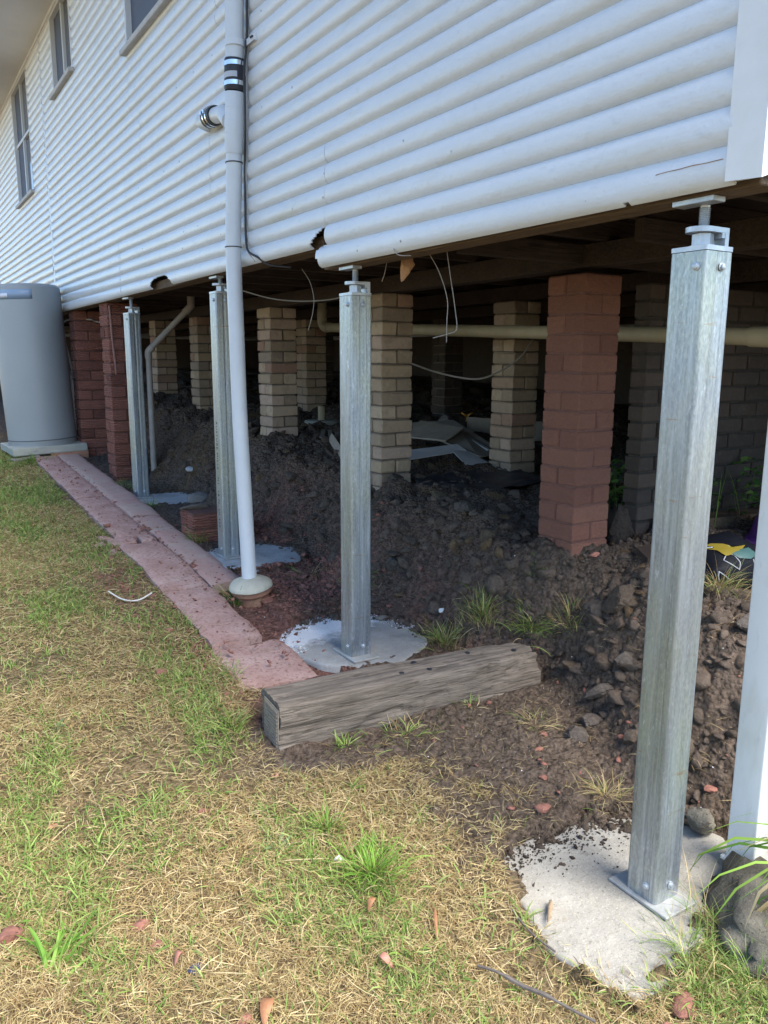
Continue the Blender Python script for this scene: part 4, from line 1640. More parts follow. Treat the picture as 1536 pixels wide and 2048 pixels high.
def lump(name, label, cat, loc, size, m, seed, rotz=0.0, tilt=0.0, amp=0.4, flat=True, group=None, col=(0.085, 0.07, 0.06), sub=3, f=1.4, tilty=0.0):
    V = lumpy(IV3 if sub == 3 else IV, seed, amp, f)
    if flat:      # broken faces: clamp against a few random planes
        r = random.Random(seed)
        for _ in range(6):
            d = Vector((r.gauss(0, 1), r.gauss(0, 1), r.gauss(0, .8))).normalized()
            lim = r.uniform(.55, .85)
            dd = V @ np.array(d[:])
            over = np.clip(dd - lim, 0, None)
            V = V - np.outer(over * .85, np.array(d[:]))
        V = cut(V, seed + 500, 9, .5, .85, .9)
        if size[0] > .15:
            V = V * (1 + .15 * np.array([mnoise.noise(Vector(p) * 4 + Vector((seed, 0, 9))) + .8 * mnoise.noise(Vector(p) * 9 + Vector((seed, 5, 7))) + .5 * mnoise.noise(Vector(p) * 19 + Vector((seed, 2, 7))) for p in V])[:, None])
        V = V * (1 + .07 * np.array([mnoise.noise(Vector(p) * 5.5 + Vector((seed, 0, 0))) + .6 * mnoise.noise(Vector(p) * 13 + Vector((seed, 5, 0))) for p in V])[:, None]) * 1.15
    V = V * np.array(size)
    me = npmesh(name, V, IF3 if sub == 3 else IF, m, True, np.repeat(np.array([col]), len(V), 0))
    if size[0] < .15:
        me.set_sharp_from_angle(angle=math.radians(32))
    o = obj(name, me, None, loc, (tilt, tilty, rotz))
    return tag(o, label, cat, group)


G1 = 'big broken clods on the dug soil'
def clod(label, x, y, size, seed, rotz=0, tilt=0, ty=0, dz=0.3, col=(0.085, 0.07, 0.06)):
    mc = sum(col) / 3
    col = tuple(1.75 * (.6 * q + .4 * mc * k_) for q, k_ in zip(col, (1.12, .98, .88)))
    size = tuple(.8 * q for q in size)
    dz = dz - .25
    lump('soil_clod', label, 'clod', (x, y, gz(x, y) + size[2] * dz), size, MAT['clod'], seed, rotz, tilt, .35, True, G1, col, tilty=ty)


clod('flat brown clod just right of the timber end, like a slab', 2.40, 2.30, (.085, .05, .022), 1, .3, .1, .1, .9, (0.115, 0.083, 0.055))
clod('large rounded brown mass of soil right of the flat slab clod', 2.62, 2.22, (.15, .10, .085), 2, .2, 0, 0, .2, (0.095, 0.07, 0.05))
clod('long tilted grey clod leaning in the middle of the clod pile', 2.34, 2.08, (.035, .095, .03), 3, .5, -.5, .2, .8, (0.115, 0.095, 0.08))
clod('squarish cracked clod right of the long leaning clod', 2.42, 2.02, (.05, .07, .05), 4, .3, .4, .3, .6, (0.10, 0.085, 0.073))
clod('light flat clod lying below the leaning one', 2.24, 2.02, (.065, .035, .022), 5, -.2, .1, 0, .8, (0.115, 0.092, 0.078))
clod('smooth grey clod on the slope, left of the clod pile', 2.12, 1.98, (.06, .06, .045), 6, .8, 0, .2, .4, (0.09, 0.074, 0.064))
clod('brown lump touching the left side of the nearest post', 2.20, 1.79, (.045, .04, .055), 7, 0, .3, .2, .5, (0.12, 0.088, 0.06))
clod('ochre-faced clod in the middle of the dark bank', 2.52, 3.03, (.07, .06, .065), 8, .4, 0, .3, .4, (0.10, 0.075, 0.048))
clod('big grey clod with cracks near the foot of the terracotta pillar', 2.56, 2.32, (.075, .06, .06), 9, .9, .2, 0, .5)
clod('grey clod high on the bank left of the terracotta pillar', 2.62, 3.38, (.07, .06, .05), 10, 0, .2, .2, .4, (0.09, 0.08, 0.073))
clod('smooth faced grey clod on the bank right beside the middle steel post', 2.28, 3.55, (.08, .05, .05), 11, .2, .5, 0, .5, (0.085, 0.076, 0.07))
clod('dark clod resting against the cream pillar behind the middle post', 2.68, 4.12, (.09, .06, .05), 12, .2, .2, .1, .5, (0.07, 0.058, 0.05))
clod('ochre clod at the top of the bank in the centre', 2.72, 3.72, (.09, .07, .06), 13, .6, .2, .1, .4, (0.125, 0.088, 0.045))
clod('second ochre clod near the black sheet, right of the first', 3.02, 3.62, (.11, .06, .04), 14, -.3, .2, .1, .4, (0.125, 0.085, 0.042))
clod('flat dusty clod beside the white post at right', 2.44, 1.42, (.12, .07, .045), 15, .4, .2, .1, .5, (0.105, 0.086, 0.075))
clod('long grey boulder of soil right of the nearest post', 2.62, 1.62, (.13, .08, .06), 16, .2, .3, .1, .4, (0.09, 0.076, 0.067))

def big_place(n, r):
    x = r.uniform(1.9, 3.6, n * 6)
    y = 1.2 + 6 * r.random(n * 6) ** 1.5
    bank = H0(x, y) - np.interp(y, GY, GZ)
    k = (bank > .05) & ~((x > 2.55) & (x < 2.95) & (y > 2.45) & (y < 2.85)) & (r.random(n * 6) < (1 - .7 * sst((x - 2.8) / .6)))
    x, y = x[k][:n], y[k][:n]
    sz = np.clip(np.exp(r.normal(-3.3, .3, len(x))), .022, .068)
    return np.stack([x, y, HD(x, y) - sz * .25, sz], 1)


clod_field('large_soil_clods', 420, big_place, 'chunky brown clods heaped over the dug bank beneath the house', 'soil', clod_col)

# ------------------------------------------------------------------ weathered timber
logt = thing('timber_sleeper', 'weathered grey timber beam lying on the ground in front of the middle post', 'timber', (1.68, 2.475, 0.085), 0.0)
L_, Wt, Ht = 1.20, 0.185, 0.185
nxl = 60
nxl = 150
pr = []
_c = rounded_square(1.0, 0.10, 4)
for i in range(len(_c)):
    a_, b_ = _c[i], _c[(i + 1) % len(_c)]
    d_ = math.hypot(b_[0] - a_[0], b_[1] - a_[1])
    m_s = 16 if d_ > .3 else 1
    for k in range(m_s):
        pr.append((a_[0] + (b_[0] - a_[0]) * k / m_s, a_[1] + (b_[1] - a_[1]) * k / m_s))
V, F = [], []
for i in range(nxl + 1):
    u = i / nxl
    x = -L_ / 2 + L_ * u
    for (a, b) in pr:
        chip = 0.0
        if u > 0.72 and a < 0 and b > 0:
            chip = 0.25 * (u - .72) / .28
        yy_ = a * Wt * (1 - chip)
        zz_ = b * Ht
        q = Vector((x * 2.2, yy_ * 9, zz_ * 9))
        d = 0.006 * mnoise.noise(q) + 0.0035 * mnoise.noise(Vector((x * 2.5, yy_ * 60, zz_ * 60)))
        g1 = mnoise.noise(Vector((x * 1.6, yy_ * 33, zz_ * 33 + 7)))
        d -= 0.011 * max(0, 1 - abs(g1) * 9) * (0.4 + 0.6 * max(0, mnoise.noise(Vector((x * 2, yy_ * 5, 3))) + .5))
        d -= 0.012 * max(0, mnoise.noise(Vector((x * 9, yy_ * 16, zz_ * 16 + 3))) - .42) * 3
        if u > 0.8 and b > 0.2:
            d -= 0.02 * (u - .8) / .2 * (0.6 + mnoise.noise(q * 2))
        if b < -0.3 and abs(x - 0.22) < .22:
            zz_ += 0.02 * (1 - abs(x - .22) / .22)
        s_ = 1 + d / 0.1
        V.append((x + (0.010 * mnoise.noise(Vector((a * 5, b * 5, i))) if i in (0, nxl) else 0), yy_ * s_, zz_ * s_ + Ht / 2))
n = len(pr)
for i in range(nxl):
    for k in range(n):
        k2 = (k + 1) % n
        F.append((i * n + k, (i + 1) * n + k, (i + 1) * n + k2, i * n + k2))
F.append(tuple(range(n)))
F.append(tuple(nxl * n + k for k in range(n - 1, -1, -1)))
me = rawmesh('beam', V, F, MAT['sleeper'], True)
me.set_sharp_from_angle(angle=math.radians(45))
obj('beam', me, logt)
logt.rotation_euler = (0.03, 0.012, -0.045)
# toothed nail plate on the near end
bm = bmesh.new()
box_bm(0.003, 0.135, 0.15, 0.0, bm=bm)
for i in range(11):
    for j in range(10):
        box_bm(0.0035, 0.0035, 0.008, 0.0, c=(-0.003, -0.060 + i * 0.012, -0.066 + j * 0.0146), bm=bm)
obj('nail_plate', bm_mesh('nail_plate', bm, MAT['nailplate']), logt, (-L_ / 2 - 0.005, -0.018, 0.092))
# bolt holes: small black discs on the top face
for (hx, hy) in ((-0.06, -0.02), (0.06, -0.035), (0.04, 0.05), (0.3, 0.04), (-.42, -.03), (.5, -.02)):
    lathe_obj('bolt_hole', [(0.011, 0.0), (0.011, 0.0025), (0.008, 0.003)], MAT['rubber'], logt, (hx, hy, Ht - 0.004 + .001), 10)

# ------------------------------------------------------------------ white drain pipe
pc = simple('white_pipe_bracket', (0.62, 0.65, 0.68), (0.68, 0.7, 0.74), 5, 0.4, 0)
pipe = thing('drain_pipe', 'white plastic drain pipe rising up the wall from a mortar collar', 'pipe', (1.55, 3.82, 0.30))
PB = Vector((1.55, 3.82, 0.30))


def pp(name, path_, r, m, n=24):
    V, F = tube_data([Vector(p) - PB for p in path_], r, n)
    return obj(name, auto(rawmesh(name, V, F, m), 45), pipe)


pr_ = 0.0395
cx_ = 1.553
def PY_(z):   # slight lean of the pipe along the wall
    return float(np.interp(z, [0.3, 1.143, 2.017, 2.6, 3.1, 4.6], [3.825, 3.897, 3.918, 3.858, 3.806, 3.77]))
pp('lower_pipe', smooth_path([(cx_, PY_(z), z) for z in (0.30, 0.8, 1.2, 1.6, 2.0, 2.35, 2.50)], 5), pr_, MAT['pvc'])
pp('upper_pipe', [(cx_, PY_(2.76), 2.76), (cx_, PY_(3.3), 3.3), (cx_, PY_(4.6), 4.58)], pr_ + 0.004, MAT['pvc'])
pp('tee_body', [(cx_, PY_(2.46), 2.46), (cx_, PY_(2.475), 2.475), (cx_, PY_(2.72), 2.72), (cx_, PY_(2.73), 2.73)], [pr_ + .0035, pr_ + .006, pr_ + .006, pr_ + .003], MAT['pvc'])
pp('socket_ring', [(cx_, PY_(2.55), 2.548), (cx_, PY_(2.552), 2.552)], pr_ + .0072, MAT['pvc'])
pp('socket_ring', [(cx_, PY_(2.66), 2.658), (cx_, PY_(2.664), 2.664)], pr_ + .0072, MAT['pvc'])
# branch of the tee going away along the wall with a rubber coupling
y0 = PY_(2.62)
pp('branch', smooth_path([(cx_, y0, 2.56), (cx_ + .005, y0 + .07, 2.63), (cx_ + .01, y0 + .14, 2.675), (cx_ + .012, y0 + .30, 2.70)], 5), pr_ * 0.98, MAT['pvc'])
pp('branch_socket', [(cx_, y0 + .045, 2.615), (cx_ + .006, y0 + .115, 2.662)], pr_ + .006, MAT['pvc'])
cpl = pp('branch_coupling', [(cx_ + .012, y0 + .275, 2.699), (cx_ + .012, y0 + .385, 2.708)], pr_ + .007, MAT['rubber'])
for d in (.305, .345):
    V, F = tube_data([Vector((cx_ + .012, y0 + d - .007, 2.6915 + (d - .19) * .09)) - PB, Vector((cx_ + .012, y0 + d + .007, 2.6925 + (d - .19) * .09)) - PB], pr_ + .0115, 24)
    obj('clamp_band', auto(rawmesh('clamp_band', V, F, MAT['stainless']), 45), cpl)
    obj('clamp_screw', bm_mesh('clamp_screw', box_bm(.012, .012, .02, .002), MAT['stainless']), cpl, Vector((cx_ - .042, y0 + d, 2.715)) - PB)
pp('wall_stub', [(cx_ + .012, y0 + .37, 2.707), (cx_ + .015, y0 + .47, 2.714), (cx_ + .075, y0 + .53, 2.72)], pr_ * 1.02, MAT['pvc'])
# coupling joining the two pipes
yc = PY_(2.81)
cp2 = pp('coupling', [(cx_, PY_(2.735), 2.735), (cx_, PY_(2.742), 2.742), (cx_, PY_(2.865), 2.865), (cx_, PY_(2.872), 2.872)], [pr_ + .006, pr_ + .0095, pr_ + .0095, pr_ + .006], MAT['rubber'])
for z in (2.762, 2.846):
    V, F = tube_data([Vector((cx_, PY_(z), z - .010)) - PB, Vector((cx_, PY_(z), z + .010)) - PB], pr_ + .0115, 28)
    obj('clamp_band', auto(rawmesh('clamp_band', V, F, MAT['stainless']), 45), cp2)
# label wrapped on the coupling
Vl, Fl = [], []
for k in range(9):
    a = PI * (0.9 + 0.55 * k / 8)
    for z in (2.783, 2.808):
        Vl.append(Vector((cx_ + (pr_ + .0102) * math.cos(a), yc + (pr_ + .0102) * math.sin(a), z)) - PB)
for k in range(8):
    Fl.append((2 * k, 2 * k + 2, 2 * k + 3, 2 * k + 1))
obj('label_band', rawmesh('label_band', Vl, Fl, MAT['labelgrey'], True), cp2)
# saddle bracket to the wall
zb_ = 2.935
br = pp('bracket', [(cx_, PY_(zb_), zb_ - .014), (cx_, PY_(zb_), zb_ + .014)], pr_ + .0065, pc)
obj('bracket_tab', bm_mesh('bracket_tab', box_bm(.004, .10, .028, .001), pc), br, Vector((cx_ + .04, PY_(zb_) - .085, zb_)) - PB)
obj('bracket_foot', bm_mesh('bracket_foot', box_bm(.03, .014, .028, .001), pc), br, Vector((cx_ + .055, PY_(zb_) - .132, zb_)) - PB)
for s in (-.008, .008):
    lathe_obj('bracket_screw', [(.005, 0), (.005, .006)], MAT['rubber'], br, Vector((cx_ + .036, PY_(zb_) - .118 + s, zb_ + .002)) - PB, 8, (0, -PI / 2, 0))
# thin cable ties
for z in (2.42, 2.03):
    pp('cable_tie', [(cx_, PY_(z), z - .0025), (cx_, PY_(z), z + .0025)], pr_ + .003, MAT['cable'])

# cables behind and beside the pipe
cab = tube_obj('cable', smooth_path([(1.594, 3.76, 4.58), (1.594, 3.765, 3.2), (1.592, 3.78, 2.93), (1.57, 3.765, 2.8), (1.565, 3.75, 2.7), (1.57, 3.765, 2.55), (1.59, 3.83, 2.42), (1.59, 3.84, 2.2), (1.592, 3.845, 2.06), (1.585, 3.80, 2.0), (1.60, 3.72, 1.965), (1.64, 3.68, 1.93), (1.72, 3.6, 1.915)], 8), 0.0055, MAT['cable'])
tag(cab, 'black electrical cable running beside the white drain pipe', 'cable')
cab2 = tube_obj('cable', smooth_path([(1.60, 3.775, 4.58), (1.60, 3.78, 3.1), (1.598, 3.795, 2.9), (1.596, 3.80, 2.65), (1.597, 3.83, 2.4), (1.597, 3.85, 2.05), (1.61, 3.78, 1.955)], 8), 0.0045, MAT['greywire'])
tag(cab2, 'thin grey cable tucked between the white drain pipe and the wall', 'cable')

# collar: mortar cap on a terracotta pipe stub
col = thing('pipe_collar', 'mortar capped terracotta socket at the foot of the white drain pipe', 'pipe collar', (1.565, 3.815, 0.19))
lathe_obj('clay_socket', [(0.088, 0.0), (0.088, 0.06), (0.105, 0.075), (0.107, 0.105), (0.10, 0.112)], MAT['terracotta'], col, None, 28)
V, F = lathe_bm([(0.104, 0.098), (0.117, 0.106), (0.114, 0.120), (0.10, 0.132), (0.075, 0.142), (0.05, 0.15), (0.040, 0.152)], 32)
V = [(x * (1 + .06 * mnoise.noise(Vector((x * 12, y * 12, z * 9)))), y * (1 + .06 * mnoise.noise(Vector((x * 12, y * 12, z * 9 + 5)))), z + .006 * mnoise.noise(Vector((x * 15, y * 15, 1)))) for x, y, z in V]
obj('mortar_cap', auto(rawmesh('mortar_cap', V, F, MAT['collar']), 40), col)
col.rotation_euler = (0.06, -0.12, 0)

# ------------------------------------------------------------------ red brick stub under post two
st = thing('brick_stub', 'low demolished red brick stub behind the lettered steel post', 'brick stub', (1.80, 4.98, 0.30))
obj('mortar', bm_mesh('mortar', box_bm(0.40, 0.25, 0.22, c=(0, 0, 0.09)), MAT['mortar_red']), st)
for i in range(2):
    for (bx, by) in ((-0.105, -0.067), (0.11, -0.067), (-0.105, 0.067), (0.11, 0.067)):
        z = 0.045 + i * 0.098
        me = bm_mesh('brick', box_bm(0.205, 0.125, 0.086, 0.006, jit=0.005), MAT['brick_red'])
        obj('brick', me, st, (bx + random.uniform(-.004, .004), by + random.uniform(-.003, .003), z), (0, 0, random.uniform(-.03, .03)))
lump('mortar_lump', 'pale lump of old mortar lying on top of the red brick stub', 'mortar', (1.70, 5.06, 0.51), (.10, .05, .025), MAT['mortar'], 31, .2)

# ------------------------------------------------------------------ tank
tank = thing('water_tank', 'grey cylindrical hot water tank standing on a slab beside the house', 'water tank', (1.33, 8.70, 0.625))
Rk = 0.325
prof = [(Rk - .006, 0.0), (Rk - .003, 0.03), (Rk, 0.034), (Rk, 1.50), (Rk - .006, 1.528), (Rk - .03, 1.55), (Rk - .1, 1.562), (0.02, 1.575)]
lathe_obj('tank_body', prof, MAT['tank'], tank, None, 64, ang=25)
lathe_obj('base_rim', [(Rk + .003, 0.052), (Rk + .0045, 0.055), (Rk + .0045, 0.058), (Rk + .003, .061)], MAT['tankdark'], tank, None, 64)
def wrap(name, a0, a1, z0, z1, m, rr):
    V, F = [], []
    K = 10
    for k in range(K + 1):
        a = a0 + (a1 - a0) * k / K
        for z in (z0, z1):
            V.append((rr * math.cos(a), rr * math.sin(a), z))
    for k in range(K):
        F.append((2 * k, 2 * k + 2, 2 * k + 3, 2 * k + 1))
    o = obj(name, rawmesh(name, V, F, m, True), tank)
    o.modifiers.new('thick', 'SOLIDIFY').thickness = .001
    return o
wrap('rating_plate', math.radians(218), math.radians(272), 1.41, 1.50, MAT['plateblue'], Rk + .002)
wrap('sticker', math.radians(220), math.radians(233), 1.425, 1.465, MAT['platewhite'], Rk + .0045)
tank.rotation_euler = (0, -0.045, 0)
tpipe = tube_obj('tank_pipe', [(1.03, 8.62, 2.17), (1.015, 8.62, 2.30), (1.01, 8.62, 2.50)], 0.012, MAT['copper'])
tag(tpipe, 'thin brown pipe standing on top of the grey water tank', 'pipe')
sl = obj('tank_slab', bm_mesh('tank_slab', box_bm(0.70, 0.72, 0.075, 0.008, jit=.004), MAT['slabgrey']), None, (1.33, 8.72, 0.588), (0, -.035, 0.04))
tag(sl, 'pale concrete slab carrying the grey water tank', 'slab')
bk = obj('support_brick', bm_mesh('support_brick', box_bm(0.36, 0.11, 0.09, 0.006, jit=.003), MAT['terracotta']), None, (1.52, 8.43, 0.515), (0, 0, .05))
tag(bk, 'long brown brick propping the right end of the tank slab', 'brick')
bk = obj('support_brick', bm_mesh('support_brick', box_bm(0.25, 0.12, 0.06, 0.006, jit=.004), simple('grey_prop', (0.25, 0.2, 0.16), (0.32, 0.27, 0.22), 20, .9)), None, (1.10, 8.36, 0.50), (0, -.12, .25))
tag(bk, 'tilted grey-brown paver poking out under the tank slab', 'paver')
dp = tube_obj('downpipe', smooth_path([(1.61, 8.98, 1.98), (1.63, 8.90, 1.7), (1.68, 8.8, 1.3), (1.70, 8.78, 0.6)], 5), 0.011, MAT['pvc_dirty'])
tag(dp, 'thin grey service pipe between the tank and the red pillar', 'pipe')
cb = tube_obj('cable', smooth_path([(1.63, 8.9, 1.82), (1.655, 8.75, 1.86), (1.80, 8.43, 1.86), (1.86, 8.42, 1.84), (2.0, 8.2, 1.8)], 6), 0.007, MAT['pvc_dirty'])
tag(cb, 'bent grey conduit looping from the tank pipe across the red pillar', 'conduit')

# ------------------------------------------------------------------ pipes under the house
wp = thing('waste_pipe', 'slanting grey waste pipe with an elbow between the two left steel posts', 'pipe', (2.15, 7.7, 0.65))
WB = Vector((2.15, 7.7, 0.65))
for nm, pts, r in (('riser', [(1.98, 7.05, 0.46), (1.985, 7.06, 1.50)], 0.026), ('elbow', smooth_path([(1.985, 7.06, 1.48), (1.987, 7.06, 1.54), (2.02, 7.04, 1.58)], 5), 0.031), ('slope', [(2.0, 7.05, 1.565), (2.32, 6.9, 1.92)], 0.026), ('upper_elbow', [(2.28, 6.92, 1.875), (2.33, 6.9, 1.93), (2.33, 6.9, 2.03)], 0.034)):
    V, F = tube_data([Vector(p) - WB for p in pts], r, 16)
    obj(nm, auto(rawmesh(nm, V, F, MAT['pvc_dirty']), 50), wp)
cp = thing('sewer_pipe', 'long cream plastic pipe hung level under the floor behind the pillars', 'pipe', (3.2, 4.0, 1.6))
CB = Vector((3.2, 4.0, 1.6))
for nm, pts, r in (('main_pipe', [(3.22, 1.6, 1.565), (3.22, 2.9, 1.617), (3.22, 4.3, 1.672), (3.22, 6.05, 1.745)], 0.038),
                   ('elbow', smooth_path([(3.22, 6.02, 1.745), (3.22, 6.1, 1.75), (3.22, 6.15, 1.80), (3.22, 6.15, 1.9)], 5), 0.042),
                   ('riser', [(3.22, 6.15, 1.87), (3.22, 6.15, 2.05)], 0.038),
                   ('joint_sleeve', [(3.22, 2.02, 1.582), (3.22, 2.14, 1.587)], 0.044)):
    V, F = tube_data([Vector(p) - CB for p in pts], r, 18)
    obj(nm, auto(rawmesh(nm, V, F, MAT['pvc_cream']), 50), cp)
ig = thing('drain_riser', 'short cream pipe stub on a round grey cap standing in the soil behind', 'drain riser', (3.4, 6.52, gz(3.4, 6.52)))
lathe_obj('cap', [(0.16, -0.02), (0.165, 0.02), (0.15, 0.035)], MAT['slabgrey'], ig, None, 28)
lathe_obj('stub', [(0.035, 0.03), (0.035, 0.16), (0.03, 0.162)], MAT['pvc_cream'], ig, None, 18)

# hanging wires and ends under the wall edge
def wire(name, label, pts, r=.0017, m='wire', cat='wire'):
    o = tube_obj(name, smooth_path(pts, 6), r, MAT[m], None, 6)
    return tag(o, label, cat)


def wx(x, y, X):
    """world point seen by eye height at given wall distance: plain helper kept for hanging things"""
    return (X, x, y)


wire('hanging_wire', 'longer pale loose wire hanging in a bent line left of the terracotta pillar', [(1.78, 2.56, 1.90), (1.79, 2.48, 1.80), (1.80, 2.44, 1.70), (1.80, 2.44, 1.62), (1.80, 2.44, 1.545)])
wire('hanging_wire', 'hooked pale loose wire hanging right of the longer one', [(1.78, 2.43, 1.90), (1.79, 2.41, 1.78), (1.80, 2.39, 1.66), (1.80, 2.38, 1.592), (1.79, 2.42, 1.575), (1.78, 2.50, 1.562)])
wire('hanging_wire', 'short frayed wire with knots hanging beside the drain pipe', [(1.85, 3.75, 1.93), (1.86, 3.68, 1.86), (1.86, 3.64, 1.78), (1.86, 3.65, 1.72), (1.86, 3.67, 1.68), (1.86, 3.71, 1.62)], .0018)
wire('hanging_wire', 'short stiff wire poking down near the jack of the middle post', [(1.80, 2.86, 1.88), (1.80, 2.88, 1.83), (1.80, 2.90, 1.80)])
wire('hanging_wire', 'curled end of wire poking from the bottom board right of the timber stub', [(1.63, 2.52, 1.95), (1.62, 2.53, 1.90), (1.61, 2.51, 1.868), (1.62, 2.49, 1.85), (1.65, 2.46, 1.848)], .0018)
wire('sagging_cable', 'pale cable sagging between the dark pillars under the floor', [(3.0, 4.52, 1.47), (3.1, 4.3, 1.40), (3.25, 4.1, 1.36), (3.4, 4.05, 1.40), (3.55, 4.0, 1.50), (3.66, 4.0, 1.62)], .006, 'wire', 'cable')
wire('sagging_cable', 'dark cable looped under the joists behind the drain pipe', [(1.9, 4.9, 1.93), (2.1, 4.6, 1.84), (2.3, 4.3, 1.83), (2.5, 4.2, 1.9)], .004, 'greywire', 'cable')
stub = lump('timber_stub', 'broken orange-brown timber stub poking down behind the wall edge', 'timber', (1.80, 2.72, 1.842), (.028, .033, .05), MAT['rawwood'], 44, 0, 0, .25, True, None, f=2.5)

# ------------------------------------------------------------------ rubbish under the house
def panel(name, label, cat, pts, m, th=0.012, lift=0.05):
    """thin board from outline points (x,y,z)"""
    n = len(pts)
    V = [Vector(p) for p in pts] + [Vector(p) + Vector((0, 0, th)) for p in pts]
    c = sum(V, Vector()) / len(V)
    F = [tuple(range(n - 1, -1, -1)), tuple(range(n, 2 * n))] + [(k, (k + 1) % n, n + (k + 1) % n, n + k) for k in range(n)]
    o = obj(name, rawmesh(name, [v - c for v in V], F, m), None, c)
    return tag(o, label, cat)


GB = 'boards dumped under the house'
panel('board', 'largest grey board in the heap between the cream pillars, sloping to the right', 'board', [(3.75, 5.75, .93), (4.15, 5.5, .96), (4.05, 4.7, .765), (3.72, 4.6, .765)], MAT['board']) ['group'] = GB
panel('board', 'short grey board leaning on top of the largest one', 'board', [(3.55, 5.35, .86), (3.8, 5.5, .97), (3.95, 5.1, .93), (3.7, 5.0, .85)], MAT['board'])['group'] = GB
panel('board', 'dark upright board lying behind the heap of boards', 'board', [(4.3, 5.5, .82), (4.9, 5.1, .78), (4.92, 5.13, .93), (4.32, 5.53, .97)], MAT['board'], 0.02)['group'] = GB
panel('sheet', 'long white-edged plastic sheet at the front of the board heap', 'sheet', [(3.2, 4.95, .80), (3.7, 4.85, .84), (3.72, 4.76, .80), (3.22, 4.80, .755)], MAT['sheetwhite'], .006)
panel('sheet', 'grey white sheet angled down to the foot of the dark cream pillar', 'sheet', [(3.6, 4.78, .80), (3.72, 4.78, .80), (3.68, 4.25, .70), (3.45, 4.32, .70)], MAT['sheetwhite'], .006)
panel('batten', 'white batten lying on the edge of the largest grey board', 'batten', [(4.02, 5.35, .90), (4.05, 5.35, .90), (3.95, 4.75, .79), (3.92, 4.75, .79)], MAT['sheetwhite'], .012)
panel('board', 'pale board lying right of the terracotta pillar in the dark', 'board', [(4.0, 3.55, .70), (4.2, 3.95, .74), (5.1, 4.2, .73), (4.3, 3.55, .66)], MAT['board'], .02)['group'] = GB
panel('plank', 'grey plank half buried in the bank behind the middle post', 'plank', [(2.98, 5.6, .84), (3.02, 5.62, .88), (2.70, 4.80, .80), (2.66, 4.78, .76)], MAT['board'], .02)
panel('plank', 'dark plank on the ground right of the terracotta pillar', 'plank', [(2.82, 2.28, .575), (2.86, 2.38, .60), (3.15, 2.42, .60), (3.15, 2.34, .575)], MAT['joist'], .04)
panel('plank', 'brown log section at the foot of the grey brick wall', 'plank', [(3.35, 2.58, .60), (3.37, 2.70, .60), (4.3, 2.70, .57), (4.3, 2.56, .57)], MAT['bearer'], .07)
rack = thing('slatted_rack', 'grey slatted rack lying flat near the drain stub', 'rack', (3.27, 5.93, .86))
for i in range(6):
    obj('slat', bm_mesh('slat', box_bm(.035, .45, .012, .001), MAT['board']), rack, (-.17 + i * .07, 0, .004 + .004 * random.random()), (.05, 0, -.5 + random.uniform(-.03, .03)))
lump('rock', 'rounded grey rock behind the heap of boards', 'rock', (4.25, 5.72, .93), (.12, .07, .10), MAT['rock'], 51, .4)
lump('rock', 'dark grey rock beside the foot of the terracotta pillar', 'rock', (3.05, 2.66, .64), (.08, .07, .10), MAT['clod'], 52, .4)
lump('mortar_lump', 'small white lump on the soil behind the dumped boards', 'mortar', (4.42, 5.75, .86), (.04, .03, .035), MAT['whitestone'], 53)
yt = thing('plastic_fork', 'small orange-yellow forked plastic piece in the dark', 'plastic piece', (4.72, 6.05, .90))
for pts in ([(0, 0, 0), (0.006, 0, .05)], [(0.006, 0, .05), (-.05, .02, .085)], [(0.006, 0, .05), (.055, -.02, .085)]):
    V, F = tube_data(pts, [.012, .007], 8)
    obj('prong', rawmesh('prong', V, F, MAT['yellowplastic'], True), yt)
# black polythene sheet lying over the soil
V, F = [], []
nx_, ny_ = 26, 18
for j in range(ny_ + 1):
    for i in range(nx_ + 1):
        u, v = i / nx_, j / ny_
        x = 2.85 + 0.95 * u + .06 * mnoise.noise(Vector((v * 4, 1, 1)))
        y = 3.75 + 0.55 * v + .10 * u + .06 * mnoise.noise(Vector((u * 5, 2, 1)))
        V.append((x, y, float(H0(np.array([x]), np.array([y]))[0]) + .03 + .035 * abs(mnoise.noise(Vector((x * 7, y * 7, 3)))) + .02 * mnoise.noise(Vector((x * 2, y * 13, 3)))))
for j in range(ny_):
    for i in range(nx_):
        a = j * (nx_ + 1) + i
        F.append((a, a + 1, a + nx_ + 2, a + nx_ + 1))
o = obj('polythene_sheet', rawmesh('polythene_sheet', V, F, MAT['polythene'], True))
o.modifiers.new('thick', 'SOLIDIFY').thickness = .002
tag(o, 'crumpled dusty black polythene sheet over the top of the bank', 'plastic sheet')

# black bag with white strokes and the marks 1 D
bag = thing('plastic_bag', 'black plastic bag printed with white strokes and 1D, yellow patch on top', 'bag', (3.09, 2.09, 0.475))
V = lumpy(IV3, 77, .13, 1.1) * np.array((.27, .17, .15)) + np.array((0, 0, .10))
V[:, 2] = np.maximum(V[:, 2], -.02)
me = npmesh('bag_body', V, IF3, MAT['blackplastic'], True)
obj('bag_body', me, bag)
BV = V


from mathutils.bvhtree import BVHTree
bvh = BVHTree.FromPolygons([tuple(v) for v in V], [tuple(f) for f in IF3])


def on_bag(u, v):
    """project point of a front-facing plane (u right, v up) onto the bag"""
    d = Vector((math.sin(_y), math.cos(_y), -.15)).normalized()
    r = Vector((math.cos(_y), -math.sin(_y), 0))
    up = Vector((0, 0, 1))
    p0 = Vector((0, 0, .11)) + r * u + up * v - d * 1.0
    h, nrm, i, dist = bvh.ray_cast(p0, d)
    if h is None:
        return None
    return h + nrm * .0015


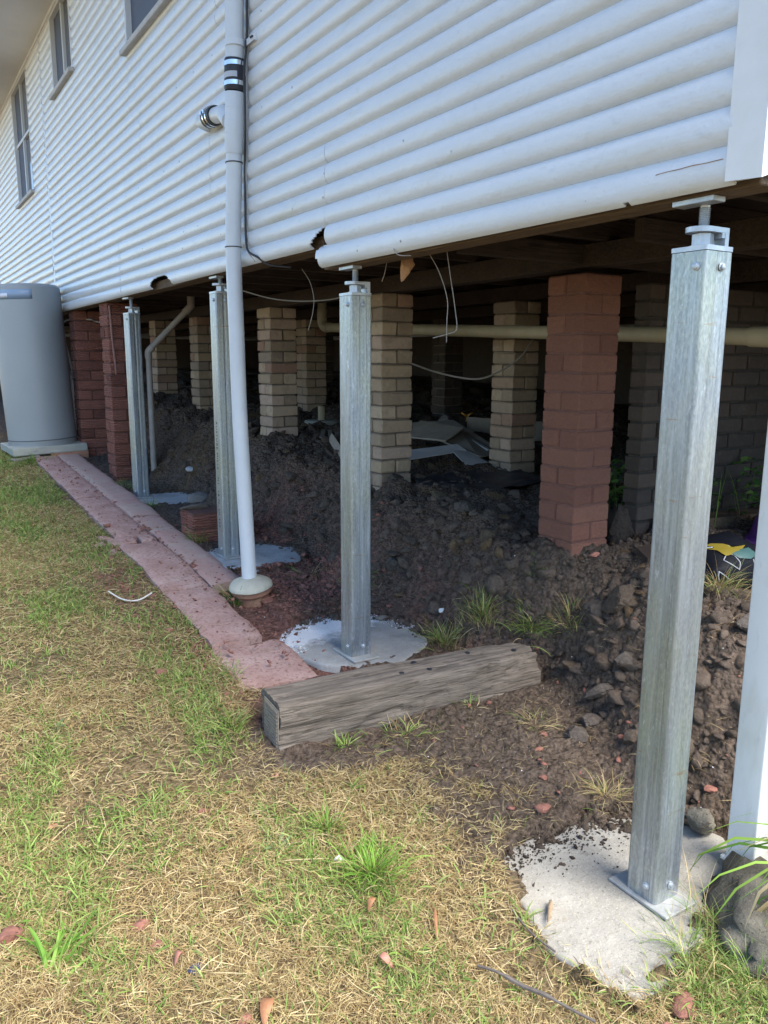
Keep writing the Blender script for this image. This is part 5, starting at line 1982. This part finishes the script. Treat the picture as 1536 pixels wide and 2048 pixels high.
def stroke(name, pts, r=.0024, m='whiteprint'):
    P = []
    for k in range(len(pts) - 1):
        for s in range(6):
            t = s / 6
            q = on_bag(pts[k][0] * (1 - t) + pts[k + 1][0] * t, pts[k][1] * (1 - t) + pts[k + 1][1] * t)
            if q:
                P.append(q)
    q = on_bag(*pts[-1])
    if q:
        P.append(q)
    if len(P) > 1:
        V, F = tube_data(P, r, 5)
        obj(name, rawmesh(name, V, F, MAT[m], True), bag)


stroke('printed_line', [(-.13, .085), (-.155, .06), (-.17, .0), (-.165, -.05)])
stroke('printed_line', [(-.19, .085), (-.215, .05), (-.225, .03)], .0025)
stroke('printed_line', [(-.10, .095), (-.17, .09), (-.20, .08), (-.235, .03)], .0025)
stroke('printed_letter', [(-.075, .045), (-.005, .005), (.0, .035), (-.02, .065), (-.05, .072), (-.075, .045)])
stroke('printed_letter', [(-.055, -.035), (-.105, .0), (-.108, -.02), (-.098, -.045)])
stroke('printed_line', [(.075, .045), (.075, .0), (.082, -.04)])
stroke('printed_line', [(.13, .03), (.105, .0), (.095, -.03)])
stroke('printed_line', [(-.07, -.10), (-.03, -.095), (.03, -.11)], .002)


def patch(name, pts, m):
    """printed patch: fan grid draped on the bag"""
    P = [on_bag(*p) for p in pts]
    if any(p is None for p in P):
        P = [p for p in P if p]
    if len(P) < 3:
        return
    c = sum(P, Vector()) / len(P)
    c += Vector((-.005, -.01, .012))
    V = [c] + [p + Vector((-.002, -.003, .003)) for p in P]
    F = [(0, 1 + k, 1 + (k + 1) % len(P)) for k in range(len(P))]
    obj(name, rawmesh(name, V, F, MAT[m], True), bag)


patch('yellow_patch', [(-.16, .088), (-.10, .108), (-.05, .108), (.0, .095), (.06, .10), (.02, .08), (-.03, .066), (-.06, .06), (-.09, .082)], 'yellowprint')
patch('green_patch', [(-.03, .07), (.02, .085), (.07, .09), (.11, .06), (.06, .045), (.0, .05)], 'greenprint')
# purple ribbed tub behind it
tub = thing('purple_tub', 'purple plastic tub tipped over behind the white post', 'tub', (3.86, 2.25, 0.575))
prof = [(0.20, 0), (0.205, .01), (0.19, .02)]
for k in range(14):
    prof += [(0.188 - k * .006, .03 + k * .02), (0.182 - k * .006, .04 + k * .02)]
lathe_obj('tub_body', prof, MAT['purple'], tub, None, 28)
lathe_obj('tub_rim', [(0.205, -.006), (0.212, 0), (0.205, .008)], simple('lilac_rim', (.22, .07, .28), (.26, .09, .32), 5, .4, 0), tub, None, 28)

# ------------------------------------------------------------------ white post at the right edge
wpz = gz(2.03, 1.21)
wpst = thing('white_post', 'white painted steel post with green stains at the right edge', 'post', (2.03, 1.205, 0.035))
V, F = prism(rounded_square(0.09, 0.006, 3), 0.006, 1.82)
obj('post_tube', auto(rawmesh('post_tube', V, F, MAT['stained'])), wpst)
obj('foot_plate', bm_mesh('foot_plate', box_bm(0.15, 0.13, 0.012, 0.002, c=(0.02, -.01, 0)), MAT['whitepaint']), wpst)
obj('post_top_plate', bm_mesh('post_top_plate', box_bm(0.12, 0.12, 0.008, 0.001, c=(0, 0, 1.826)), MAT['whitepaint']), wpst)

# old concrete lump
lump('concrete_lump', 'rough dark old concrete block at the lower right corner', 'concrete block', (1.93, 0.985, -0.03), (.30, .22, .15), MAT['lump'], 61, -.55, 0, .34, True, None, sub=3, f=1.3)
lump('concrete_lump', 'low grey concrete lump at the bottom right corner of the lawn', 'concrete block', (1.66, .86, -0.07), (.17, .13, .075), MAT['lump'], 62, .3, 0, .4, True, None)
lump('broken_concrete', 'pointed pale broken concrete piece between the nearest post and the white post', 'concrete piece', (2.06, 1.40, .05), (.055, .04, .035), MAT['lump'], 63, .3, .3, .4)

# ------------------------------------------------------------------ loose bits on the lawn
def chipthing(x, y, s, seed, label, m='rubble', cat='brick chip', fl=.45, name='brick_chip', grp=None, rz=0):
    lump(name, label, cat, (x, y, gz(x, y) + s * fl * .45), (s, s * .7, s * fl), MAT[m], seed, rz, 0.1, .4, True, grp, sub=2)


chipthing(0.13, 1.94, .045, 71, 'flat pinkish brick chip at the left edge near the bottom', rz=.8)
chipthing(1.46, 0.985, .055, 72, 'large orange-red brick chip at the bottom right below the pad', rz=.4, fl=.28)
chipthing(1.36, .95, .035, 73, 'pink chip beside the large chip at the bottom edge')
chipthing(0.42, 1.84, .024, 74, 'small dark red chip in the lower left dry grass')
chipthing(0.44, 1.75, .022, 75, 'pink chip just below the small dark red chip in the lower left grass')
chipthing(0.72, 2.21, .018, 76, 'small red chip in the middle of the lawn')
chipthing(0.87, 3.15, .032, 77, 'brown-red brick chip on the lawn left of the path end')
chipthing(1.68, 1.70, .030, 78, 'bright orange brick chip on the soil above the pale pad')
chipthing(1.92, 1.98, .018, 79, 'small orange chip on the soil left of the nearest post')
chipthing(1.80, 1.83, .016, 80, 'tiny red chip beside the dry tuft near the nearest post')
chipthing(2.2, 1.45, .03, 81, 'reddish chip behind the nearest post by the white post')
chipthing(2.46, 1.89, .02, 82, 'round orange chip on the bank right of the nearest post')
chipthing(1.0, 2.28, .016, 83, 'pink pebble near the timber end', 'leaf_pink')
chipthing(1.60, 3.72, .045, 84, 'rust red brick chip below the mortar collar', rz=.4)
chipthing(2.72, 2.50, .03, 85, 'pink brick chip at the foot of the terracotta pillar', 'leaf_pink')
chipthing(0.55, 1.45, .02, 86, 'reddish chip near the dead leaf at the bottom')
chipthing(1.13, 1.02, .025, 87, 'red chip at the bottom edge left of the pad')
chipthing(1.0, 1.18, .02, 88, 'dusky red chip near the dark twig')
chipthing(0.993, 1.817, .017, 89, 'white pebble beside the big green tuft', 'whitestone', 'pebble', .7, 'pebble')
chipthing(0.30, 2.35, .017, 90, 'pale pinkish scrap in the left lawn', 'leaf_pink', 'scrap', .3, 'scrap')
chipthing(0.50, 1.632, .024, 91, 'dark blue scrap in the lower left grass', 'bluerag', 'scrap', .3, 'scrap')
chipthing(2.16, 6.6, .05, 92, 'pale mortar block on the soil behind the farthest post', 'whitestone', 'mortar', .5, 'mortar_block', rz=.6)
chipthing(2.28, 3.08, .025, 93, 'white broken shell on the bank beside the middle pad', 'whitestone', 'shell', .4, 'shell_piece')
chipthing(2.05, 3.30, .035, 94, 'small heap of brown soil on the middle pad', 'rock', 'soil heap', .4, 'soil_heap')
chipthing(2.02, 6.0, .13, 95, 'low grey-brown mound of earth beside the far white pad', 'rock', 'soil heap', .45, 'soil_heap')


def leaf(x, y, L, w, rz, m, label, lift=.02, curl=.4):
    V, F = [], []
    K = 8
    for i in range(K + 1):
        t = i / K
        ww = w * math.sin(PI * min(1, t * .96 + .04)) ** .8
        z = lift * math.sin(PI * t) + .01 * t
        for s in (-1, 0, 1):
            V.append((L * (t - .5), s * ww, z + abs(s) * ww * curl))
    for i in range(K):
        for s in range(2):
            a = i * 3 + s
            F.append((a, a + 3, a + 4, a + 1))
    o = obj('dead_leaf', rawmesh('dead_leaf', V, F, MAT[m], True), None, (x, y, gz(x, y) + .012), (random.uniform(-.3, .3), random.uniform(-.15, .15), rz))
    o.modifiers.new('thick', 'SOLIDIFY').thickness = .0008
    tag(o, label, 'leaf')


leaf(0.60, 1.44, .075, .015, .9, 'leaf_brown', 'orange-brown dead leaf at the bottom centre left')
leaf(0.91, 1.435, .05, .009, 1.9, 'leaf_pink', 'curled pinkish dead leaf right of the orange-brown one')
leaf(1.09, 1.47, .11, .004, 1.0, 'leaf_brown', 'long narrow dead leaf left of the pale pad')
leaf(0.47, 1.66, .035, .009, .3, 'leaf_pink', 'small pink dead leaf in the lower left grass')
leaf(0.97, 1.60, .045, .008, .5, 'leaf_brown', 'brown dead leaf below the big green tuft')

sk = lump('stick', 'short pale split stick lying on the pale pad', 'stick', (1.385, 1.36, .022), (.055, .007, .007), MAT['stick'], 101, .75, 0, .35, True, None, sub=2)
tw = tube_obj('twig', smooth_path([(1.10, 1.31, .02), (1.12, 1.26, .03), (1.15, 1.2, .022), (1.17, 1.15, .028), (1.2, 1.09, .02), (1.22, 1.04, .02)], 6), [.0035] * 8 + [.0055] * 12 + [.0035] * 11, MAT['twig'], None, 7)
tag(tw, 'dark gnarled twig at the bottom left of the pale pad', 'twig')
tw = tube_obj('root', smooth_path([(1.36, 1.60, .03), (1.31, 1.45, .025), (1.29, 1.33, .02), (1.30, 1.25, .015)], 6), .0028, MAT['twig'], None, 6)
tag(tw, 'thin root curving along the left edge of the pale pad', 'root')
sg = tube_obj('string', smooth_path([(0.90, 4.18, gz(.9, 4.18) + .02), (0.94, 4.05, gz(.94, 4.05) + .018), (1.0, 3.98, gz(1, 3.98) + .02), (1.08, 4.0, gz(1.08, 4.0) + .03)], 8), .004, MAT['string'], None, 6)
tag(sg, 'frayed white string lying in the grass left of the pink path', 'string')

# ------------------------------------------------------------------ grass
def blades(P, az, L, w, el, curve, side, cols, segs=3, tipw=0.15):
    """vectorised blades. P (n,3) roots; el start elevation; curve change of elevation per blade; side sideways curl"""
    n = len(P)
    pts = [P.copy()]
    e = el.copy()
    a = az.copy()
    cur = P.copy()
    for s in range(segs):
        st_ = (L / segs)[:, None]
        d = np.stack([np.cos(e) * np.cos(a), np.cos(e) * np.sin(a), np.sin(e)], 1)
        cur = cur + d * st_
        pts.append(cur.copy())
        e = e + curve / segs
        a = a + side / segs
    perp = np.stack([-np.sin(az), np.cos(az), np.zeros(n)], 1)
    roll = rng.uniform(-.9, .9, n)[:, None]
    perp = perp * np.cos(roll) + np.array([[0, 0, 1.0]]) * np.sin(roll)
    V = []
    for s in range(segs):
        f = 1.0 - (1 - tipw) * (s / segs) ** 1.6
        hw = (w * .5 * f)[:, None]
        V += [pts[s] - perp * hw, pts[s] + perp * hw]
    V.append(pts[segs])
    nv = 2 * segs + 1
    V = np.stack(V, 1)
    F = []
    for s in range(segs - 1):
        a0 = 2 * s
        F += [(a0, a0 + 1, a0 + 3), (a0, a0 + 3, a0 + 2)]
    a0 = 2 * (segs - 1)
    F.append((a0, a0 + 1, a0 + 2))
    F = np.array(F)
    Fa = (F[None] + nv * np.arange(n)[:, None, None]).reshape(-1, 3)
    cc = np.repeat(cols, nv, axis=0)
    return V.reshape(-1, 3), Fa, cc


STRAW = np.array([[0.56, 0.43, 0.21], [0.47, 0.35, 0.165], [0.66, 0.53, 0.30], [0.38, 0.265, 0.12], [0.54, 0.44, 0.21], [0.27, 0.18, 0.085]])
GREEN = np.array([[0.215, 0.325, 0.065], [0.165, 0.265, 0.055], [0.275, 0.37, 0.095], [0.335, 0.40, 0.13], [0.135, 0.21, 0.05]])
GB_ = [0, 0]


def pickcol(n, pal):
    return pal[rng.integers(0, len(pal), n)] * rng.uniform(.8, 1.2, (n, 1))


def lawn_ok(x, y):
    m = 1 - soil_mask(x, y)
    ok = sst(m * 1.5)
    ok = np.where((x > 1.15) & (y > 2.83), 0, ok)
    ok = np.where((x > 1.06) & (x < 2.35) & (y > 2.36) & (y < 2.60), 0, ok)
    for k, poly in PADS.items():
        ok = np.where(in_poly(x, y, poly), 0, ok)
    # worn reddish patch by the path
    worn = np.exp(-(((x - .98) / .17) ** 2 + ((y - 4.2) / .7) ** 2)) + .8 * np.exp(-(((x - 1.0) / .2) ** 2 + ((y - 2.35) / .16) ** 2)) + .5 * np.exp(-(((x - .75) / .25) ** 2 + ((y - 3.25) / .25) ** 2))
    return ok * (1 - .8 * np.clip(worn, 0, 1))


def scatter(n, dens):
    # visible wedge of lawn, dense near the camera
    y = 0.5 + 8.5 * rng.random(n) ** 1.65
    x = np.where(rng.random(n) < .13, rng.uniform(-1.8, 0.02, n), rng.uniform(-.05, 1.75, n))
    inside = (y > .7) | (rng.random(n) < .4)
    p = lawn_ok(x, y) * dens(x, y)
    k = (rng.random(n) < p) & inside
    return x[k], y[k]


pn = lambda x, y: fbm(x * 2.3, y * 2.3, 3, 61)
# dry straw
x, y = scatter(520000, lambda x, y: np.clip(.80 + .55 * pn(x, y) - .09 * (y - 3).clip(0), .10, 1))
n = len(x)
dist = np.hypot(x, y)
P = np.stack([x, y, HD(x, y) + rng.uniform(0, .010, n)], 1)
V1, F1, C1 = blades(P, rng.uniform(0, 2 * PI, n), rng.uniform(.016, .055, n) * (1 + .05 * dist), rng.uniform(.0011, .0024, n) * (1 + .16 * (dist - 1.5).clip(0)), rng.uniform(-.05, .55, n), rng.normal(-.5, .6, n), rng.normal(0, 1.1, n), pickcol(n, STRAW))
# green short grass
gdens = lambda x, y: np.clip(.10 + 1.7 * (fbm(x * 3.2 + 7, y * 2.2, 3, 71) - .05 + .05 * (y - 2.3).clip(0, 4)).clip(0) + .08 * (y - 2.4).clip(0, 3), 0, 1) * (.72 + .28 * sst((y - 1.6) / 1.4))
x, y = scatter(210000, gdens)
n2 = len(x)
dist = np.hypot(x, y)
P = np.stack([x, y, HD(x, y)], 1)
V2, F2, C2 = blades(P, rng.uniform(0, 2 * PI, n2), rng.uniform(.022, .065, n2), rng.uniform(.0018, .0042, n2) * (1 + .12 * (dist - 1.5).clip(0)), rng.uniform(.3, 1.35, n2), rng.normal(-.8, .5, n2), rng.normal(0, .5, n2), pickcol(n2, GREEN))
# wide green blades in little clumps
cx_c, cy_c = scatter(4200, lambda x, y: np.clip(.10 + 1.2 * (fbm(x * 3.2 + 7, y * 2.2, 3, 71) + .02 + .05 * (y - 2.3).clip(0, 4)).clip(0), 0, 1))
nc = len(cx_c)
k = rng.integers(4, 10, nc)
xx_, yy2 = np.repeat(cx_c, k) + rng.normal(0, .006, k.sum()), np.repeat(cy_c, k) + rng.normal(0, .006, k.sum())
n3 = len(xx_)
P = np.stack([xx_, yy2, HD(xx_, yy2)], 1)
V3, F3, C3 = blades(P, rng.uniform(0, 2 * PI, n3), rng.uniform(.03, .085, n3), rng.uniform(.003, .0065, n3), rng.uniform(.25, 1.2, n3), rng.normal(-.9, .4, n3), rng.normal(0, .3, n3), pickcol(n3, GREEN[:4]))
# long loose stems
x, y = scatter(2600, lambda x, y: .6 + 0 * x)
n4 = len(x)
P = np.stack([x, y, HD(x, y) + .012], 1)
V4, F4, C4 = blades(P, rng.uniform(0, 2 * PI, n4), rng.uniform(.07, .16, n4), rng.uniform(.0015, .0028, n4), rng.uniform(.0, .25, n4), rng.normal(-.35, .2, n4), rng.normal(0, .8, n4), pickcol(n4, STRAW[[0, 2, 2]]), 5, .5)


def join(parts):
    Vs, Fs, Cs, o = [], [], [], 0
    for v, f, c in parts:
        Vs.append(v)
        Fs.append(f + o)
        Cs.append(c)
        o += len(v)
    return np.concatenate(Vs), np.concatenate(Fs), np.concatenate(Cs)


V, F, C = join([(V1, F1, C1), (V4, F4, C4)])
o = obj('dry_grass', npmesh('dry_grass', V, F, MAT['grass'], True, C))
tag(o, 'mown straw-coloured dry grass of the lawn', 'grass', None, 'stuff')
V, F, C = join([(V2, F2, C2), (V3, F3, C3)])
o = obj('green_grass', npmesh('green_grass', V, F, MAT['grass'], True, C))
tag(o, 'sparse green grass growing through the dry lawn', 'grass', None, 'stuff')

# dry straw bits and roots on the open soil
NL = 26000
x = rng.uniform(0.8, 2.7, NL)
y = rng.uniform(1.0, 3.6, NL)
sm_ = soil_mask(x, y)
kk = (sm_ > .25) & (rng.random(NL) < np.clip(.10 + 1.1 * (1 - sm_) + .55 * np.exp(-((x - np.interp(y, [1.2, 1.6, 1.9, 2.15, 2.35], [1.6, 1.5, 1.5, 1.45, 1.2])) / .22) ** 2) * (y < 2.5) * (.4 + .6 * (fbm(x * 6, y * 6, 2, 77) > -.1)), .03, 1)) & ~((x > 1.05) & (x < 2.34) & (y > 2.3) & (y < 2.62)) & ~((x < 1.62) & (y > 2.8))
for kq, poly in PADS.items():
    kk &= ~in_poly(x, y, poly)
x, y = x[kk], y[kk]
n = len(x)
P = np.stack([x, y, HD(x, y) + .006], 1)
V, F, C = blades(P, rng.uniform(0, 2 * PI, n), rng.uniform(.015, .06, n), rng.uniform(.001, .002, n), rng.uniform(-.1, .5, n), rng.normal(-.4, .5, n), rng.normal(0, 1., n), pickcol(n, STRAW) * .85)
o = obj('straw_litter', npmesh('straw_litter', V, F, MAT['grass'], True, C))
tag(o, 'broken straw and roots littering the bare soil', 'straw', None, 'stuff')


def tuft(label, x, y, n, L, w, el, spread, mixg, z=None, curve=-.9, name='grass_tuft', pal=None, cat='grass tuft', group=None, az=None):
    z = gz(x, y) if z is None else z
    r = np.abs(rng.normal(0, spread, n))
    a = rng.uniform(0, 2 * PI, n)
    px_, py_ = r * np.cos(a), r * np.sin(a)
    P = np.stack([px_, py_, HD(px_ + x, py_ + y) - z if spread > .01 else np.zeros(n)], 1)
    if spread > .01:
        P[:, 2] = np.clip(P[:, 2], -.03, .05) - .003
    az_ = a + rng.normal(0, .7, n) if az is None else rng.normal(az, .6, n)
    g_ = rng.random(n) < mixg
    c = np.where(g_[:, None], pickcol(n, GREEN if pal is None else pal), pickcol(n, STRAW))
    V, F, C = blades(P, az_, rng.uniform(.45, 1.1, n) * L, rng.uniform(.7, 1.3, n) * w, rng.uniform(el - .4, min(1.5, el + .35), n), rng.normal(curve, .4, n), rng.normal(0, .4, n), c, 5, .35)
    o = obj(name, npmesh(name, V, F, MAT['grass'], True, C), None, (x, y, z))
    return tag(o, label, cat, group)


GT = 'grass tufts'
BR = np.array([[0.19, 0.36, 0.05], [0.15, 0.29, 0.045], [0.26, 0.41, 0.07]])
tuft('largest bright green tuft in the middle of the foreground lawn', 1.04, 1.72, 520, .105, .003, 1.1, .065, .88, pal=BR, group=GT)
tuft('taller green tuft at the back of the largest one', 1.02, 1.95, 90, .10, .0032, 1.2, .03, .75, pal=BR, group=GT)
tuft('green spiky tuft left of the mortar collar', 1.47, 3.80, 110, .16, .0035, 1.15, .035, .85, group=GT)
tuft('green tuft against the red brick stub beside the path', 1.62, 4.86, 120, .13, .0035, 1.2, .03, .9, group=GT)
tuft('low green weeds in the crack between edging and farthest post', 1.64, 6.0, 60, .10, .004, 1.0, .06, .9, group=GT)
tuft('green weeds along the edging in front of the red pillar', 1.62, 6.75, 60, .11, .004, 1.1, .07, .9, group=GT)
tuft('green clump between lawn and the cracked part of the path', 1.12, 5.3, 80, .08, .004, .9, .06, .9, group=GT)
tuft('bright green clump under the front of the tank slab', 1.17, 8.25, 120, .13, .006, 1.0, .09, .95, pal=BR, group=GT)
tuft('dense yellow-green tuft behind the timber, left one', 2.16, 2.88, 240, .13, .003, 1.1, .06, .6, group=GT)
tuft('yellow-green tuft behind the timber, next to the first', 2.31, 2.80, 230, .14, .003, 1.15, .06, .6, group=GT)
tuft('dark green low tuft at the right end of the timber', 2.42, 2.58, 260, .12, .003, .8, .06, .85, group=GT)
tuft('straw and green tuft on the bank above the timber end', 2.50, 2.42, 130, .14, .0024, .9, .05, .35, group=GT)
tuft('small vivid green seedling on the dark bank', 2.52, 2.66, 45, .05, .004, .9, .02, 1, pal=BR, group=GT)
tuft('dry straw tuft lying on the bare soil above the pale pad', 1.66, 1.80, 70, .08, .0018, .5, .025, .0, group=GT)
tuft('mixed dry tuft left of the nearest post on the soil', 1.93, 1.66, 140, .11, .0018, .7, .045, .25, group=GT)
tuft('dry tuft on the bank to the left of the smooth grey clod', 2.03, 2.12, 80, .11, .0018, .7, .04, .15, group=GT)
tuft('dry straw sprigs right of the nearest post', 2.22, 1.58, 80, .10, .0018, .8, .03, .1, group=GT)
tuft('pale dry grass clump in front of the black bag', 2.82, 1.92, 220, .16, .0024, .9, .07, .25, group=GT)
tuft('wispy green tuft growing over the pale pad beside the base plate', 1.60, 1.09, 150, .13, .0022, .9, .045, .75, group=GT, pal=GREEN)
tuft('thick green tuft between the pad and the bottom right lump', 1.52, 1.0, 130, .10, .003, 1.0, .05, .8, group=GT)
tuft('thin wiry grass leaning across the foot of the nearest post', 1.72, 1.12, 40, .20, .0018, 1.1, .02, .5, group=GT)
tuft('broad bladed green tuft at the lower left of the lawn', 0.21, 1.80, 26, .15, .009, .75, .02, 1, pal=BR, group=GT, az=.9, curve=-.5)
tuft('second broad bladed tuft at the bottom left edge', 0.13, 1.98, 18, .09, .007, .7, .02, 1, pal=BR, group=GT)
tuft('green tuft left of the timber end', 0.98, 2.62, 60, .09, .0045, 1.0, .03, .9, group=GT)
tuft('green sprigs along the lower edge of the timber', 1.30, 2.33, 50, .07, .004, 1.0, .05, .8, group=GT)
tuft('green and straw tuft under the middle of the timber', 1.55, 2.30, 130, .08, .003, .8, .07, .5, group=GT)
tuft('green tuft in front of the right half of the timber', 1.88, 2.34, 60, .06, .003, .8, .04, .5, group=GT)
tuft('grass at the edge of the pink path left of the pad', 1.13, 3.02, 70, .07, .004, .9, .05, .9, group=GT)
tuft('grass fringe beside the lower path slab', 1.12, 4.45, 60, .06, .004, .9, .06, .9, group=GT)
tuft('little green sprout on the middle pad edge by the timber', 1.60, 2.76, 10, .05, .003, 1.1, .01, 1, pal=BR, group=GT)
tuft('green runners over the rubble right of the mortar collar', 1.98, 3.98, 50, .12, .004, .6, .06, .7, group=GT)
tuft('bits of green on the bank right of the middle steel post', 2.15, 3.62, 40, .07, .004, .8, .05, .8, group=GT)
tuft('green grass growing up against the near face of the concrete lump', 1.66, 0.93, 160, .11, .003, 1.1, .06, .85, group=GT)
tuft('grass between the concrete lump and the corner of the base plate', 1.74, 1.06, 90, .12, .0025, 1.1, .03, .75, group=GT)
tuft('green blades lapping over the left edge of the pale pad', 1.32, 1.33, 40, .07, .003, .8, .05, .6, group=GT)
tuft('straw and green fringe on the lower left edge of the pale pad', 1.34, 1.10, 110, .06, .0025, .7, .07, .4, group=GT)
tuft('green fringe at the bottom tip of the pale pad', 1.42, 1.02, 90, .06, .003, .8, .05, .7, group=GT)
# rosette weeds
def rosette(x, y, n, L, label):
    t_ = tuft(label, x, y, n, L, .016, .35, .004, 1, curve=-.4, name='rosette_weed', cat='weed', pal=np.array([[0.22, 0.29, 0.13], [0.25, 0.32, 0.16]]))
    return t_


rosette(0.855, 1.95, 12, .07, 'grey-green rosette weed in the lawn below the timber end')
rosette(0.41, 2.9, 14, .05, 'grey-green rosette weed on the left of the lawn')
rosette(0.90, 3.75, 10, .05, 'small rosette weed near the white string')
# leafy weeds in the dark by the terracotta pillar and the grey wall
def leafy(x, y, z, n, spread, hgt, label):
    t_ = thing('leafy_weed', label, 'weed', (x, y, z))
    r = rng.normal(0, spread, (n, 2))
    h = rng.uniform(.02, hgt, n)
    P = np.stack([r[:, 0], r[:, 1], h], 1)
    V, F, C = blades(P, rng.uniform(0, 2 * PI, n), rng.uniform(.025, .05, n), rng.uniform(.018, .032, n), rng.uniform(-.2, .7, n), rng.normal(-.7, .3, n), rng.normal(0, .3, n), pickcol(n, np.array([[0.06, 0.15, 0.035], [0.09, 0.2, 0.045], [.13, .22, .05]])), 4, .4)
    obj('leaves', npmesh('leaves', V, F, MAT['grass'], True, C), t_)
    m_s = max(5, n // 16)
    P = np.stack([rng.normal(0, spread, m_s), rng.normal(0, spread, m_s), np.zeros(m_s) - .02], 1)
    V, F, C = blades(P, rng.uniform(0, 2 * PI, m_s), np.full(m_s, hgt * 1.1), np.full(m_s, .005), rng.uniform(1.1, 1.5, m_s), rng.normal(-.2, .2, m_s), rng.normal(0, .3, m_s), pickcol(m_s, GREEN[[1, 4]]), 4, .5)
    obj('stems', npmesh('stems', V, F, MAT['grass'], True, C), t_)


leafy(3.55, 3.05, gz(3.55, 3.05), 260, .13, .30, 'dark leafy green weed right of the terracotta pillar')
leafy(3.92, 4.12, gz(3.92, 4.12), 70, .08, .08, 'small dark weeds at the foot of the dark cream pillar')
leafy(3.62, 2.60, .62, 60, .04, .30, 'bright green weed climbing the grey brick wall, left one')
leafy(3.98, 2.54, .62, 90, .06, .34, 'bushy green weed against the grey brick wall near the purple tub')

# strappy plant at right edge
tuft('strappy long-leaved green plant hanging over the concrete lump at the right edge', 2.04, 0.90, 80, .56, .013, 1.2, .035, .85, z=.10, curve=-2.9, name='strappy_plant', pal=BR, cat='plant')
